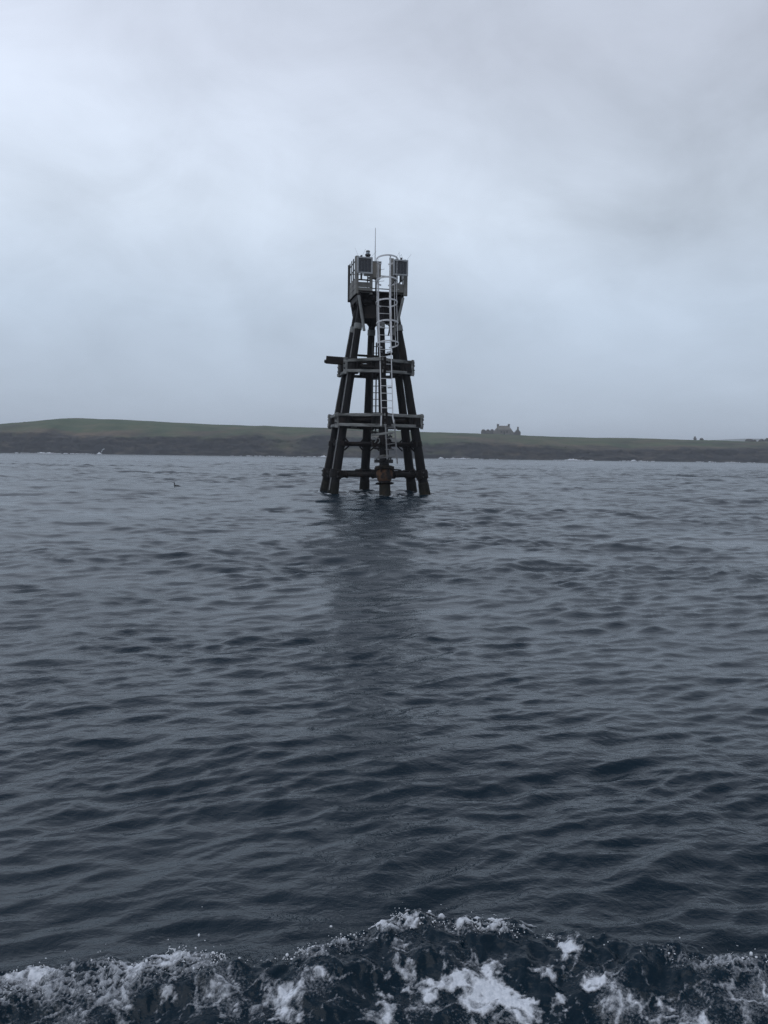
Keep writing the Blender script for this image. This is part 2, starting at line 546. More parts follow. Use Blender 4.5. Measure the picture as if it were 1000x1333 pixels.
def sea_surface(x, y, sr, st):
    """displaced sea: horizontal coordinates and mesh spacings in, points and lost slope variance out"""
    n = len(x)
    P = np.zeros((n, 3), dtype=np.float32)
    lost = np.zeros(n, dtype=np.float32)
    mod = 0.85 + 0.60*fbm(x*0.035+3, y*0.085, 3)
    mod2 = 0.95 + 0.50*fbm(x*0.21+9, y*0.40+2, 3)
    calm = np.clip(mod*mod2, 0.30, 1.6).astype(np.float32)
    rr = np.hypot(x, y)
    # eddies round the piles
    dT = np.hypot(x-TOWER.x, (y-TOWER.y))
    eddy = np.exp(-(dT/4.5)**2)
    yy_ = y + 6*fbm(x*0.03, y*0.03+5, 2)
    race = (1 + 1.7*sstep(9, 22, yy_) + 2.6*sstep(28, 70, yy_)).astype(np.float32)     # rougher water out in the tide race
    dW = y - crest_y(x)
    quiet = (1 - 0.80*np.exp(-(dW/0.55)**2)*sstep(4.5, 3.2, y)*sstep(3.6, 2.6, np.abs(x))).astype(np.float32)
    CH = 60000
    for s in range(0, n, CH):
        e = min(n, s+CH)
        X = x[s:e].astype(np.float32); Y = y[s:e].astype(np.float32)
        cx, sx = X/np.maximum(rr[s:e], 1e-6), Y/np.maximum(rr[s:e], 1e-6)
        dx = np.zeros(e-s, np.float32); dy = dx.copy(); dz = dx.copy(); lo = dx.copy()
        for i in range(NW):
            c, q = math.cos(THETA[i]), math.sin(THETA[i])
            ca = np.abs(c*cx + q*sx)
            sp = sr[s:e]*ca + st[s:e]*np.sqrt(np.maximum(0, 1-ca*ca))
            fade = np.clip((LAM[i]/sp - 1.7)/1.8, 0, 1)
            mm = calm[s:e]*(1+(race[s:e]-1)*min(1.0, LAM[i]/0.9)) if LAM[i] < 2.5 else np.minimum(race[s:e], 2.4)
            a = AMP[i]*fade*mm*(quiet[s:e] if LAM[i] > 0.30 else 1.0)
            ph = KW[i]*(c*X + q*Y) + PHASE[i]
            dz += a*np.cos(ph)
            sn = a*np.sin(ph)*CHOP
            dx -= c*sn; dy -= q*sn
            lo += 0.5*(STEEP[i]**2)*(1-fade*fade)*(mm*mm)
        P[s:e, 0] = X + dx; P[s:e, 1] = Y + dy; P[s:e, 2] = dz
        lost[s:e] = lo
    # sharp little crests with rounded troughs: creased noise stretched along the wave fronts
    gx_, gy_ = P[:, 0].astype(np.float64), P[:, 1].astype(np.float64)
    cxr, sxr = x/np.maximum(rr, 1e-6), y/np.maximum(rr, 1e-6)
    for i_, (lam, ang, st_, slope) in enumerate(((2.2, 4, 1.7, .022), (1.35, 30, 1.7, .026), (0.80, 12, 2.0, .036), (0.48, 27, 2.3, .062), (0.30, 8, 2.6, .110), (0.195, 24, 2.6, .140), (0.125, 14, 2.5, .130), (0.082, 30, 2.1, .090))):
        a_ = MEAN - math.radians(17) + math.radians(ang)
        c, q = math.cos(a_), math.sin(a_)
        u = (gx_*c + gy_*q)/lam; v = (-gx_*q + gy_*c)/(lam*st_)
        w_ = .35*pnoise(u*.45+i_*7.7, v*.45+3)
        nn = pnoise(u + w_ + i_*13.1, v + i_*5.7)
        ca = np.abs(c*cxr + q*sxr)
        sp = sr*ca + st*np.sqrt(np.maximum(0, 1-ca*ca))
        fade = np.clip((lam*.8/sp - 1.5)/1.8, 0, 1)
        gust = np.clip(.95 + .9*pnoise(x*.16/lam**.5 + i_*3, y*.28/lam**.5), .25, 1.7)
        mm = (calm if lam < 2.5 else 1.0)*gust*(1+(race-1)*min(1.0, lam/0.9))
        P[:, 2] += (.34 - np.sqrt(nn*nn + .0012))*slope*lam*.95*fade*mm*(quiet if lam > .3 else 1.0)
        lost += .35*slope**2*(1-fade*fade)*mm*mm
    # the boat's own side calms the small waves just inside the wake crest
    wk = wake_height(x, y)
    P[:, 2] += wk
    P[:, 2] += eddy*(0.11*fbm(x*1.1, y*1.3, 4) + 0.03)*sstep(6.5, 2.0, dT)
    return P, lost, calm


def ripple_of(r):
    return 1.0/(1.0 + (r/14.0)**1.5)


def build_sea():
    rs = [0.4]
    while rs[-1] < 620:
        r = rs[-1]
        step = min(max(0.0034*r, 0.9*r*r/(F*EYE.z*0.768)), 0.0034*r + 0.022) if r > 1.6 else 0.02
        rs.append(r + step)
    while rs[-1] < 2950:
        rs.append(rs[-1]*1.06)
    rs = np.array(rs)
    A0 = math.radians(34)
    nf = 680
    az = np.linspace(-A0, A0, nf)
    rr, aa = np.meshgrid(rs, az, indexing='ij')
    x = (rr*np.sin(aa)).ravel(); y = (rr*np.cos(aa)).ravel()
    sr = np.gradient(rs)[:, None].repeat(nf, 1).ravel().astype(np.float32)
    st = (rr*(az[1]-az[0])).ravel().astype(np.float32)
    P, lost, calm = sea_surface(x, y, sr, st)
    r = rr.ravel()
    rip = ripple_of(r)*np.clip(calm, 0.4, 1.4)
    var = 0.13*lost + 0.0004*(1-ripple_of(r))
    rough = np.clip(np.sqrt(np.sqrt(2*var)), 0.03, 0.30)*0.8
    faces = quads(len(rs), nf)
    # the rest of the circle, coarser, sharing the seam directions
    rs2 = np.array(list(np.geomspace(0.4, 2950, 220)))
    az2 = np.linspace(A0*0.985, 2*math.pi-A0*0.985, 260)
    rr2, aa2 = np.meshgrid(rs2, az2, indexing='ij')
    x2 = (rr2*np.sin(aa2)).ravel(); y2 = (rr2*np.cos(aa2)).ravel()
    sr2 = np.gradient(rs2)[:, None].repeat(len(az2), 1).ravel().astype(np.float32)
    st2 = (rr2*(az2[1]-az2[0])).ravel().astype(np.float32)
    P2, lost2, c2 = sea_surface(x2, y2, sr2, st2)
    P2[:, 2] -= 0.012 + 0.06*sstep(0, 0.12, np.minimum(aa2.ravel()-A0*0.985, 2*math.pi-A0*0.985-aa2.ravel()))*0.0
    rough2 = np.clip(np.sqrt(np.sqrt(2*(.35*lost2+0.0012))), 0.03, 0.30)*0.8
    faces2 = quads(len(rs2), len(az2), len(P))
    allP = np.concatenate([P, P2]); allF = np.concatenate([faces, faces2])[:, ::-1]
    # a last patch below the camera
    me = grid_mesh('sea_water', allP, allF, True, {'lost_slope': np.concatenate([rough, rough2]), 'ripple': np.concatenate([rip, ripple_of(rr2.ravel())])})
    o = link('sea_water', me, M['sea'])
    tag(o, 'dark choppy grey sea between the camera and the far shore', kind='structure')


build_sea()

# ------------------------------------------------------------------ far shore
DC = 540.0


def horizon_y(px):
    return 592 + (px-500)*math.tan(ROLL)


def px_to_z(px, py, D):
    return EYE.z + (horizon_y(px)-py)/F*D


_top = [(-300, 566), (-120, 560), (-40, 556.5), (0, 555), (18, 553), (33, 552), (62, 548), (85, 545), (100, 544.6), (120, 545), (180, 547.8), (250, 551.5), (320, 554), (375, 556), (475, 559), (560, 563), (600, 564), (627, 565.2), (690, 568), (760, 570.2), (815, 570.4), (860, 571.8), (900, 573), (960, 575), (1000, 575.2), (1100, 579), (1300, 588)]
_clf = [(-300, 572), (0, 563.5), (60, 565), (110, 568), (160, 569), (250, 568), (330, 567), (372, 575), (420, 567), (500, 572), (560, 577), (600, 576), (640, 579), (700, 580), (760, 585), (800, 586), (860, 585), (950, 584.5), (1000, 584), (1300, 590)]
TX = np.array([(p-500)/F*DC for p, _ in _top]); TZ = np.array([px_to_z(p, q, DC) for p, q in _top])
QX = np.array([(p-500)/F*462 for p, _ in _clf]); QZ = np.array([px_to_z(p, q, 462) for p, q in _clf])


def shore_y(x):
    return 450 + 9*fbm(x*0.012, 0.3, 3) + 4*fbm(x*0.06, 7.7, 3)


def land_z(x, d):
    """height d metres inland of the waterline"""
    zt = np.interp(x, TX, TZ) + 0.16*fbm(x*0.05, 2.1, 4)
    zc = np.interp(x, QX, QZ) + 0.9*fbm(x*0.03, 4.4, 4)
    zc = np.maximum(zc, 1.5)
    wd = 9 + 5*fbm(x*0.035, 1.7, 3)
    t = np.clip(d/wd, 0, 1)
    steps = t + 0.05*np.sin(t*19 + 3*fbm(x*0.04, 0.2, 2))*(t*(1-t)*4)
    cliff = zc*np.clip(steps, 0, 1)**0.85
    cliff = cliff + 1.9*(ridged(x*0.085, d*0.10+3, 4)-0.55)*sstep(0, .25, t)*sstep(1.6, 0.7, d/wd)
    s = np.clip((d-wd)/(88-wd), 0, 1)
    grass = (zt-zc)*(1-(1-s)**1.6)
    grass = grass + (0.55*fbm(x*0.045, d*0.05, 4) + 0.12*fbm(x*0.25, d*0.2, 3))*np.clip(s*6, 0, 1)*sstep(1.0, 0.75, s)
    back = -0.035*np.maximum(d-90, 0)
    z = np.where(d <= wd, cliff, zc + grass + back)
    z = np.where(d < 0, d*0.5, z)
    return z


def build_land():
    xs = np.concatenate([np.arange(-620, -270, 3.0), np.arange(-270, 270, 0.62), np.arange(270, 520, 3.0)])
    ds = np.concatenate([np.arange(-4, 22, 0.55), np.arange(22, 100, 1.6), np.arange(100, 420, 9.0)])
    D, X = np.meshgrid(ds, xs, indexing='ij')
    x, d = X.ravel(), D.ravel()
    z = land_z(x, d)
    wall = sstep(0, 2, d)*sstep(24, 10, d)
    y = shore_y(x) + d + wall*(2.4*fbm(x*0.12, z*0.35, 4) + 0.8*pnoise(x*0.03, z*0.9))
    x2 = x + wall*0.8*fbm(x*0.15+5, z*0.4+2, 3)
    end = sstep(520, 430, x)*sstep(-620, -540, x)
    z = z*end - 2*(1-end)
    zc = np.interp(x, QX, QZ)
    rock = sstep(1.6, -1.6, z - zc - 2.4*fbm(x*0.045, d*0.06, 4) - 1.5*fbm(x*0.22, d*0.22, 4))
    gul = np.exp(-((x-(370-500)/F*460)/7)**2)*sstep(0, 6, d)     # grassy gully
    rock = np.clip(rock - 0.75*gul, 0, 1)
    ledge = sstep(.25, .6, fbm(x*0.03+8, z*0.16+d*.02, 4))*sstep(1.2, 3.5, z)
    rock = np.clip(rock - .65*ledge, 0, 1)                       # turf and lichen on the cliff ledges
    heath = np.clip(sstep(8.5, 1.5, z-zc)*(0.75+1.5*fbm(x*0.022+4, d*0.05, 5)), 0, 1)
    me = grid_mesh('island_terrain', np.stack([x2, y, z], 1), quads(len(ds), len(xs)), True, {'rock': rock, 'heath': heath})
    mt = bpy.data.materials.new('grass_and_rock')
    mt.use_nodes = True
    t = mt.node_tree; t.nodes.clear(); L = t.links
    out = N(t, 'ShaderNodeOutputMaterial')
    b = N(t, 'ShaderNodeBsdfPrincipled', inp={'Roughness': 0.95})
    b.inputs['Specular IOR Level'].default_value = 0.15
    L.new(b.outputs[0], out.inputs['Surface'])
    tc = N(t, 'ShaderNodeTexCoord')
    n1 = N(t, 'ShaderNodeTexNoise', inp={'Scale': 0.05, 'Detail': 9.0, 'Roughness': 0.65})
    L.new(tc.outputs['Object'], n1.inputs['Vector'])
    mp = N(t, 'ShaderNodeMapping'); mp.inputs['Scale'].default_value = (0.09, 0.14, 0.45)
    L.new(tc.outputs['Object'], mp.inputs[0])
    n2 = N(t, 'ShaderNodeTexNoise', inp={'Scale': 1.0, 'Detail': 8.0, 'Roughness': 0.65, 'Distortion': 0.8})
    L.new(mp.outputs[0], n2.inputs['Vector'])
    grass = ramp(t, n1.outputs['Fac'], [(0.36, (0.030, 0.057, 0.023)), (0.5, (0.052, 0.082, 0.033)), (0.64, (0.090, 0.096, 0.046))])
    heath = ramp(t, n1.outputs['Fac'], [(0.36, (0.026, 0.026, 0.017)), (0.64, (0.130, 0.098, 0.064))])
    rockc = ramp(t, n2.outputs['Fac'], [(0.34, (0.004, 0.006, 0.008)), (0.5, (0.012, 0.013, 0.015)), (0.60, (0.045, 0.040, 0.034)), (0.72, (0.105, 0.088, 0.070))])
    a1 = N(t, 'ShaderNodeAttribute', attribute_name='heath')
    a2 = N(t, 'ShaderNodeAttribute', attribute_name='rock')
    m1 = N(t, 'ShaderNodeMix', data_type='RGBA')
    L.new(a1.outputs['Fac'], m1.inputs['Factor']); L.new(grass, m1.inputs['A']); L.new(heath, m1.inputs['B'])
    m2 = N(t, 'ShaderNodeMix', data_type='RGBA')
    L.new(a2.outputs['Fac'], m2.inputs['Factor']); L.new(m1.outputs['Result'], m2.inputs['A']); L.new(rockc, m2.inputs['B'])
    L.new(m2.outputs['Result'], b.inputs['Base Color'])
    bp = N(t, 'ShaderNodeBump', inp={'Strength': 0.7, 'Distance': 0.6})
    L.new(n2.outputs['Fac'], bp.inputs['Height']); L.new(bp.outputs[0], b.inputs['Normal'])
    o = link('island_terrain', me, mt)
    tag(o, 'low green headland with dark cliffs along the far shore', kind='structure')


build_land()


def build_distant_hill():
    xs = np.arange(300, 2600, 12.0)
    ys = np.linspace(1750, 2400, 24)
    Y, X = np.meshgrid(ys, xs, indexing='ij')
    prof = np.interp(xs, [300, 640, 720, 790, 840, 960, 1300, 1900, 2300, 2600], [-2, 30, 42, 48, 51, 50, 46, 40, 20, -2]) + 1.2*fbm(xs*0.006, 0.7, 4)
    s = np.clip((Y-1750)/180, 0, 1)
    z = prof[None, :]*(s*s*(3-2*s))*sstep(2400, 2150, Y) - 0.5
    me = grid_mesh('distant_hill', np.stack([X.ravel(), Y.ravel(), z.ravel()], 1), quads(len(ys), len(xs)))
    o = link('distant_hill', me, pmat('far_grass', (0.055, 0.062, 0.040), 0.95, var=0.25, scale=0.02, bump=0.1))
    tag(o, 'faint misty hill beyond the right end of the headland', kind='structure')


build_distant_hill()


# ------------------------------------------------------------------ cottage ruin and other things on the headland
def land_point(px, d):
    D = 450 + d
    x = (px-CX)/F*D
    for _ in range(3):
        D = float(shore_y(np.array([x]))[0]) + d
        p = at(px, 570, D); x = p.x
    return Vector((x, D, float(land_z(np.array([x]), np.array([float(d)]))[0])))


def gable_block(w, dep, wall_h, ridge_h, mat, parent, name='wall'):
    """four walls with gables rising at both ends, as one masonry shell"""
    b = MB()
    h = w/2; e = dep/2; t = 0.6
    for s in (-1, 1):
        b.box((0, s*(e-t/2), wall_h/2-0.4), (w, t, wall_h+0.8), jit=0.05)
        x0 = s*(h-t/2)
        pts = [(x0-t/2, -e+t, -0.8), (x0+t/2, -e+t, -0.8), (x0-t/2, e-t, -0.8), (x0+t/2, e-t, -0.8),
               (x0-t/2, -e, wall_h), (x0+t/2, -e, wall_h), (x0-t/2, e, wall_h), (x0+t/2, e, wall_h), (x0-t/2, 0, ridge_h), (x0+t/2, 0, ridge_h)]
        b.add(pts, [(0, 1, 5, 4), (3, 2, 6, 7), (0, 4, 8, 6, 2), (1, 3, 7, 9, 5), (4, 5, 9, 8), (7, 6, 8, 9)])
    return b.build(name, mat, parent)


def build_cottage():
    d = 84
    k = (450+d)/F                                       # metres per photo pixel there
    g = land_point(655, d)
    root = empty('ruined_cottage', g, math.radians(4))
    tag(root, 'roofed stone cottage ruin with two end chimneys on the skyline', 'cottage')
    w, dep, hw, hr = 16.5*k, 5.2, 2.9, 5.3
    gable_block(w, dep, hw, hr, M['slate'], root)
    for s in (-1, 1):
        r = MB()
        r.add([(-w/2+.1, s*(dep/2+.25), hw-.1), (w/2-.1, s*(dep/2+.25), hw-.1), (w/2-.1, 0, hr+.05), (-w/2+.1, 0, hr+.05),
               (-w/2+.1, s*(dep/2+.25), hw+.12), (w/2-.1, s*(dep/2+.25), hw+.12), (w/2-.1, 0, hr+.27), (-w/2+.1, 0, hr+.27)],
              [(0, 1, 2, 3), (4, 7, 6, 5), (0, 4, 5, 1), (1, 5, 6, 2), (2, 6, 7, 3), (3, 7, 4, 0)])
        r.build('roof', M['slate'], root)
        c = MB(); c.box((s*(w/2-.55), 0, hr+.45), (1.15, 1.0, 1.5), jit=0.06); c.box((s*(w/2-.55), 0, hr+1.22), (1.3, 1.15, .18))
        c.build('chimney', M['stone'], root)
        # sloping outshot against each gable
        o = MB()
        x0, x1 = s*w/2, s*(w/2+2.2)
        o.add([(x0, -dep/2+.3, -.8), (x1, -dep/2+.3, -.8), (x1, dep/2-.3, -.8), (x0, dep/2-.3, -.8),
               (x0, -dep/2+.3, 4.1), (x1, -dep/2+.3, 1.4), (x1, dep/2-.3, 1.4), (x0, dep/2-.3, 4.1)],
              [(0, 1, 5, 4), (1, 2, 6, 5), (2, 3, 7, 6), (3, 0, 4, 7), (4, 5, 6, 7), (3, 2, 1, 0)])
        o.build('outshot', M['slate'], root)
    for x, ww, hh, z in ((-1.7, .75, 1.0, 1.6), (1.9, .75, 1.0, 1.6)):
        f = MB(); f.box((x, -dep/2-.02, z), (ww+.3, .12, hh+.3)); f.box((x, -dep/2-.06, z-hh/2-.2), (ww+.4, .2, .12))
        wn = f.build('window', M['stone'], root)
        p = MB(); p.box((x, -dep/2-.09, z), (ww, .05, hh)); p.build('pane', M['opening'], wn)
    dr = MB(); dr.box((0.1, -dep/2-.04, .9), (.95, .12, 2.0)); dr.build('door', M['opening'], root)

    g2 = land_point(673.6, d-1)
    r2 = empty('gabled_outhouse', g2, math.radians(86))
    tag(r2, 'small gable end with one chimney right of the cottage ruin', 'outhouse')
    gable_block(5.5, 7.0*k, 2.0, 4.0, M['stone'], r2)
    for s in (-1, 1):
        r = MB()
        r.bar((-2.4, s*1.85, 1.9), (2.4, s*1.85, 1.9), .3, .2)
        r.build('wall_head', M['stone'], r2)
    c = MB(); c.box((-2.3, 0, 4.4), (1.0, 1.0, 1.7), jit=0.06); c.build('chimney', M['stone'], r2)

    g3 = land_point(668.2, d-1)
    lw = MB(); lw.box((0, 0, .5), (6.5*k, .8, 2.6), jit=.15)
    o = lw.build('link_wall', M['stone']); o.location = g3
    tag(o, 'low stone wall joining the cottage ruin to its right outhouse', 'wall')

    g4 = land_point(636, d)
    r4 = empty('humped_ruin', g4)
    tag(r4, 'low broken stone ruin with three rounded humps left of cottage', 'ruin')
    b = MB(); b.box((0, 0, .55), (19*k, 3.0, 2.6), jit=.2); b.build('wall', M['stone'], r4)
    for x, hh, ww in ((-6.6, 1.15, 5.6), (-.9, 1.2, 5.0), (4.4, 1.35, 5.0)):
        hp = MB()
        prof = [(ww*k*.98, 0), (ww*k*.9, hh*.45), (ww*k*.66, hh*.8), (ww*k*.32, hh*.98), (.05, hh*1.03)]
        hp.lathe((x*k, 0, 1.75), [(r_/1.9, z_) for r_, z_ in prof], 14)
        hp.build('hump', M['stone'], r4, smooth=True)


build_cottage()


def blob(name, mat, w, dep, h, seed, n=18, rows=7, rag=0.35):
    """an irregular mound"""
    rs = np.random.RandomState(seed)
    b = MB()
    vs_, fs_ = [], []
    for i in range(rows):
        t = i/(rows-1)
        for k in range(n):
            a = 2*math.pi*k/n
            q = 1 + rag*float(pnoise(np.array([math.cos(a)*1.4+seed]), np.array([math.sin(a)*1.4+t*2]))[0])
            r_ = math.cos(t*math.pi/2*0.96)**0.7*q
            z_ = h*math.sin(t*math.pi/2)*(1+rag*0.8*float(pnoise(np.array([math.cos(a)*1.7*(1-t)+seed*2.3]), np.array([math.sin(a)*1.7*(1-t)]))[0]))
            vs_.append((w/2*math.cos(a)*r_, dep/2*math.sin(a)*r_, z_ - 0.3*h*(i == 0)))
    for i in range(rows-1):
        for k in range(n):
            fs_.append((i*n+k, i*n+(k+1) % n, (i+1)*n+(k+1) % n, (i+1)*n+k))
    fs_.append(tuple(range((rows-1)*n, rows*n)))
    b.add(vs_, fs_)
    return b.build(name, mat, None, smooth=True)


def mounds():
    spec = [(905, 568.3, 4.0, 'stone_cairn', 'pointed heap of stones on the skyline near the misty hill', 'cairn', M['stone'], .55),
            (913.5, 570.2, 5.0, 'earth_mound', 'rounded dark mound just right of the pointed stone heap', 'mound', M['earth'], .25),
            (976, 571.3, 11, 'earth_mound', 'broad brown mound on the skyline below the misty hill', 'mound', M['earth'], .3),
            (982.5, 572.3, 4.5, 'earth_mound', 'small knob close against the broad brown mound', 'mound', M['earth'], .4),
            (991, 571.8, 6.5, 'earth_mound', 'middle sized mound next to the right edge of the headland view', 'mound', M['earth'], .35),
            (1001, 570.2, 11, 'earth_mound', 'dark mound cut by the right edge of the view', 'mound', M['earth'], .3),
            (17, 551.4, 4.5, 'rock_outcrop', 'small dark outcrop on the left slope of the hill skyline', 'rock', M['rock'], .5),
            (33, 549.9, 4.0, 'rock_outcrop', 'lone knob of rock higher up the left hill skyline', 'rock', M['rock'], .4),
            (8, 553.9, 5.0, 'rock_outcrop', 'lowest outcrop at the left edge of the hill skyline', 'rock', M['rock'], .4)]
    for i, (px, py, w, nm, lb, ct, mt, rag) in enumerate(spec):
        d = 86
        g = land_point(px, d)
        k = g.y/F
        top = at(px, py, g.y).z
        h = max(top-g.z, 0.6)
        o = blob(nm, mt, w*k, w*k*.7, h, 3+i, rag=rag)
        o.location = g
        tag(o, lb, ct, group='mounds on the skyline' if ct in ('mound', 'rock') else None)
    o = blob('skerry_rock', M['rock'], 9.5, 4, 1.7, 61, rag=.5)
    p = atz(600, 604, 0.0); p = at(600, 598, 438.0)
    o.location = (p.x, 440, 0.0)
    tag(o, 'low brown rock awash at the foot of the cliff below the cottage', 'rock')


mounds()

# ------------------------------------------------------------------ surf breaking along the far shore
def surf():
    spec = [(54, 10, 2.9, 'bright white breaker near the left edge under the hill'),
            (64, 9, 1.6, 'thin white tail of surf just right of the leftmost breaker'),
            (129.5, 4, 2.6, 'small round burst of surf under the highest part of the hill'),
            (421, 8.5, 2.8, 'white breaker directly left of the beacon legs at the far shore'),
            (574.5, 5, 3.2, 'peaked white breaker just right of the beacon at the far shore'),
            (590, 5, 1.5, 'short white line of surf left of the low brown rock'),
            (602, 9, 1.7, 'longer white line of surf across the front of the brown rock'),
            (745, 19, 2.4, 'broad white breaker under the right part of the cliff'),
            (825, 6, 2.0, 'small white breaker farthest right along the cliff foot')]
    for i, (px, w, h, lb) in enumerate(spec):
        D = 425.0
        p = at(px, horizon_y(px)+4, D)
        k = D/F
        b = MB()
        rs = random.Random(40+i)
        nb = max(12, int(w*4))
        for j in range(nb):
            u = rs.uniform(-1, 1)
            env = (1-abs(u)**1.4)*(0.45+0.55*math.sin(u*7+i)**2)
            hh = h*k*.85*env*rs.uniform(.2, 1.0)+.12
            ww = rs.uniform(.18, .75)
            dx = rs.uniform(-.5, .5)*hh
            for q_ in range(2):
                hq = hh*(1, .55)[q_]; xq = u*w*k/2 + (0, dx)[q_]
                b.lathe((xq, rs.uniform(-.7, .7), .1), [(ww, -.3), (ww*rs.uniform(.8, 1.2), hq*.35), (ww*rs.uniform(.4, .9), hq*.75), (ww*rs.uniform(.1, .4), hq)], 7)
        o = b.build('breaker', M['surf'], None, smooth=True)
        o.location = (p.x, D, 0)
        tag(o, lb, 'breaking wave', group='surf breaking along the far shore')
    # thin broken line of white water along the foot of the cliff
    b = MB()
    rs = random.Random(77)
    for x0, x1, n_ in ((20, 128, 60), (300, 415, 30), (400, 432, 20), (580, 650, 45), (715, 770, 30), (805, 850, 22), (900, 985, 24)):
        for j in range(n_):
            px = rs.uniform(x0, x1); D = 432 + rs.uniform(-4, 4)
            hh = rs.uniform(.05, .30)*abs(math.sin(px*.21)*math.cos(px*.037))+.04; ww = rs.uniform(.3, .9)
            b.lathe(((px-CX)/F*D, D, .08), [(ww, -.3), (ww*.9, hh*.4), (ww*rs.uniform(.2, .6), hh)], 6)
    o = b.build('surf_line', M['surf'], None, smooth=True)
    tag(o, 'thin broken line of white surf along the foot of the far cliffs', kind='stuff')
    # thrown spray over the round burst
    b = MB()
    rs = random.Random(3)
    q = at(131.5, 590, 424.0)
    for j in range(26):
        t = rs.random()
        b.lathe((t*1.6+rs.uniform(-.25, .25), rs.uniform(-.3, .3), 1.0+t*1.9+rs.uniform(-.2, .2)), [(.02, -.12), (.13, -.05), (.13, .06), (.02, .13)], 5)
    o = b.build('sea_spray', M['surf'], None, smooth=True); o.location = (q.x, 424, 0)
    tag(o, 'thin plume of spray leaning right over the round surf burst', kind='stuff')


surf()

# ------------------------------------------------------------------ beacon tower
TA = math.radians(12)
ROOT = empty('navigation_beacon', TOWER, TA)
tag(ROOT, 'six legged dark navigation beacon standing in the sea with caged ladder', 'beacon')
_Ri = Matrix.Rotation(-TA, 3, 'Z')


def loc(px, py, Y):
    """photo pixel at depth Y, in the beacon's own coordinates"""
    return _Ri @ (at(px, py, Y) - TOWER)


def Rz(z):
    return 2.17 - 0.182*z


def pr(z):
    return 0.205 - 0.0095*z


def hexp(k, z, off=0.0):
    a = math.radians(-90 + 60*k)
    r_ = Rz(z) + off
    return Vector((r_*math.cos(a), r_*math.sin(a), z))


ZTOP = 7.75
pile_objs = []
for k in range(6):
    b = MB()
    zs = np.linspace(-1.6, ZTOP, 15)
    wob = random.Random(k)
    b.tube([hexp(k, z) + Vector((wob.uniform(-.008, .008), wob.uniform(-.008, .008), 0)) for z in zs], [pr(z)*wob.uniform(.97, 1.03) for z in zs], 14)
    p = b.build('pile', M['pile'], ROOT, smooth=True)
    pile_objs.append(p)
    # light strip of pipe up the outer side of the two left piles
    if k in (5, 4):
        s = MB()
        off = Vector((-0.80, -0.60, 0)) if k == 5 else Vector((-0.9, -0.2, 0))
        s.tube([hexp(k, z) + off*(pr(z)+.02) for z in np.linspace(0.2, 6.6, 8)], .022, 6)
        s.build('conduit', M['galv_dull'], p)
    # weed and wet growth at the waterline
    g = MB()
    a = hexp(k, .42) - hexp(k, -.6)
    g.tube([hexp(k, z) for z in (-.9, -.2, .15, .42, .50)], [pr(0)+.022, pr(0)+.024, pr(0)+.02, pr(0)+.012, pr(.3)+.002], 14)
    g.build('weed_band', M['weed'] if k in (0, 1) else M['weed_dark'], p, smooth=True)


def clamp(k, z, h=.34, ex=.055, name='clamp', mat='collar', bolts=True):
    b = MB()
    ax = hexp(k, z+.5) - hexp(k, z-.5)
    b.lathe(hexp(k, z), [(pr(z)+.01, -h/2), (pr(z)+ex, -h/2+.01), (pr(z)+ex, h/2-.01), (pr(z)+.01, h/2)], 14, axis=ax)
    a = math.radians(-90+60*k)
    c = hexp(k, z)
    for s in (-1, 1):
        t = Vector((-math.sin(a), math.cos(a), 0))*s
        q = c + t*(pr(z)+ex)
        b.box(q + t*.05, (.14, .14, h*.8), Matrix.Rotation(a, 3, 'Z'))
    o = b.build(name, M[mat], ROOT)
    if bolts:
        out = Vector((math.cos(a), math.sin(a), 0))
        for s in (-1, 1):
            bb = MB()
            t = Vector((-math.sin(a), math.cos(a), 0))*s
            for dz in (-.09, .09):
                q = c + t*(pr(z)+ex+.06) + Vector((0, 0, dz))
                bb.tube([q - out*.17, q + out*.17], .022, 6)
                bb.tube([q + out*.13, q + out*.165], .04, 6)
                bb.tube([q - out*.165, q - out*.13], .04, 6)
            bb.build('bolt', M['black'], o)
    return o


# lower and middle rings of pipe
for zring, rad, nm in ((0.82, .105, 'lower_brace'), (2.02, .078, 'middle_brace')):
    for k in range(6):
        k2 = (k+1) % 6
        p0, p1 = hexp(k, zring), hexp(k2, zring)
        d = (p1-p0).normalized()
        b = MB()
        b.tube([p0 + d*.12, p1 - d*.12], rad, 10)
        for q, s in ((p0, 1), (p1, -1)):
            if zring < 1.5:
                b.tube([q + d*s*.15, q + d*s*.46], rad+.025, 10)
                b.tube([q + d*s*.44, q + d*s*.50], rad+.05, 10)
        b.build('brace_pipe', M['pipe'], ROOT, smooth=True)
        if zring > 1.5:
            for q, s in ((p0, 1), (p1, -1)):
                gs = MB()
                gs.bar(q + d*s*.18 + Vector((0, 0, -.26)), q + d*s*.40 + Vector((0, 0, -.06)), .06, .05)
                gs.bar(q + d*s*.18 + Vector((0, 0, .24)), q + d*s*.34 + Vector((0, 0, .07)), .06, .05)
                gs.build('gusset', M['collar'], ROOT)
    for k in range(6):
        if zring < 1.5 and k == 0:
            continue
        if zring < 1.5:
            clamp(k, zring, .36, .05)
        else:
            clamp(k, zring, .22, .025, bolts=False)

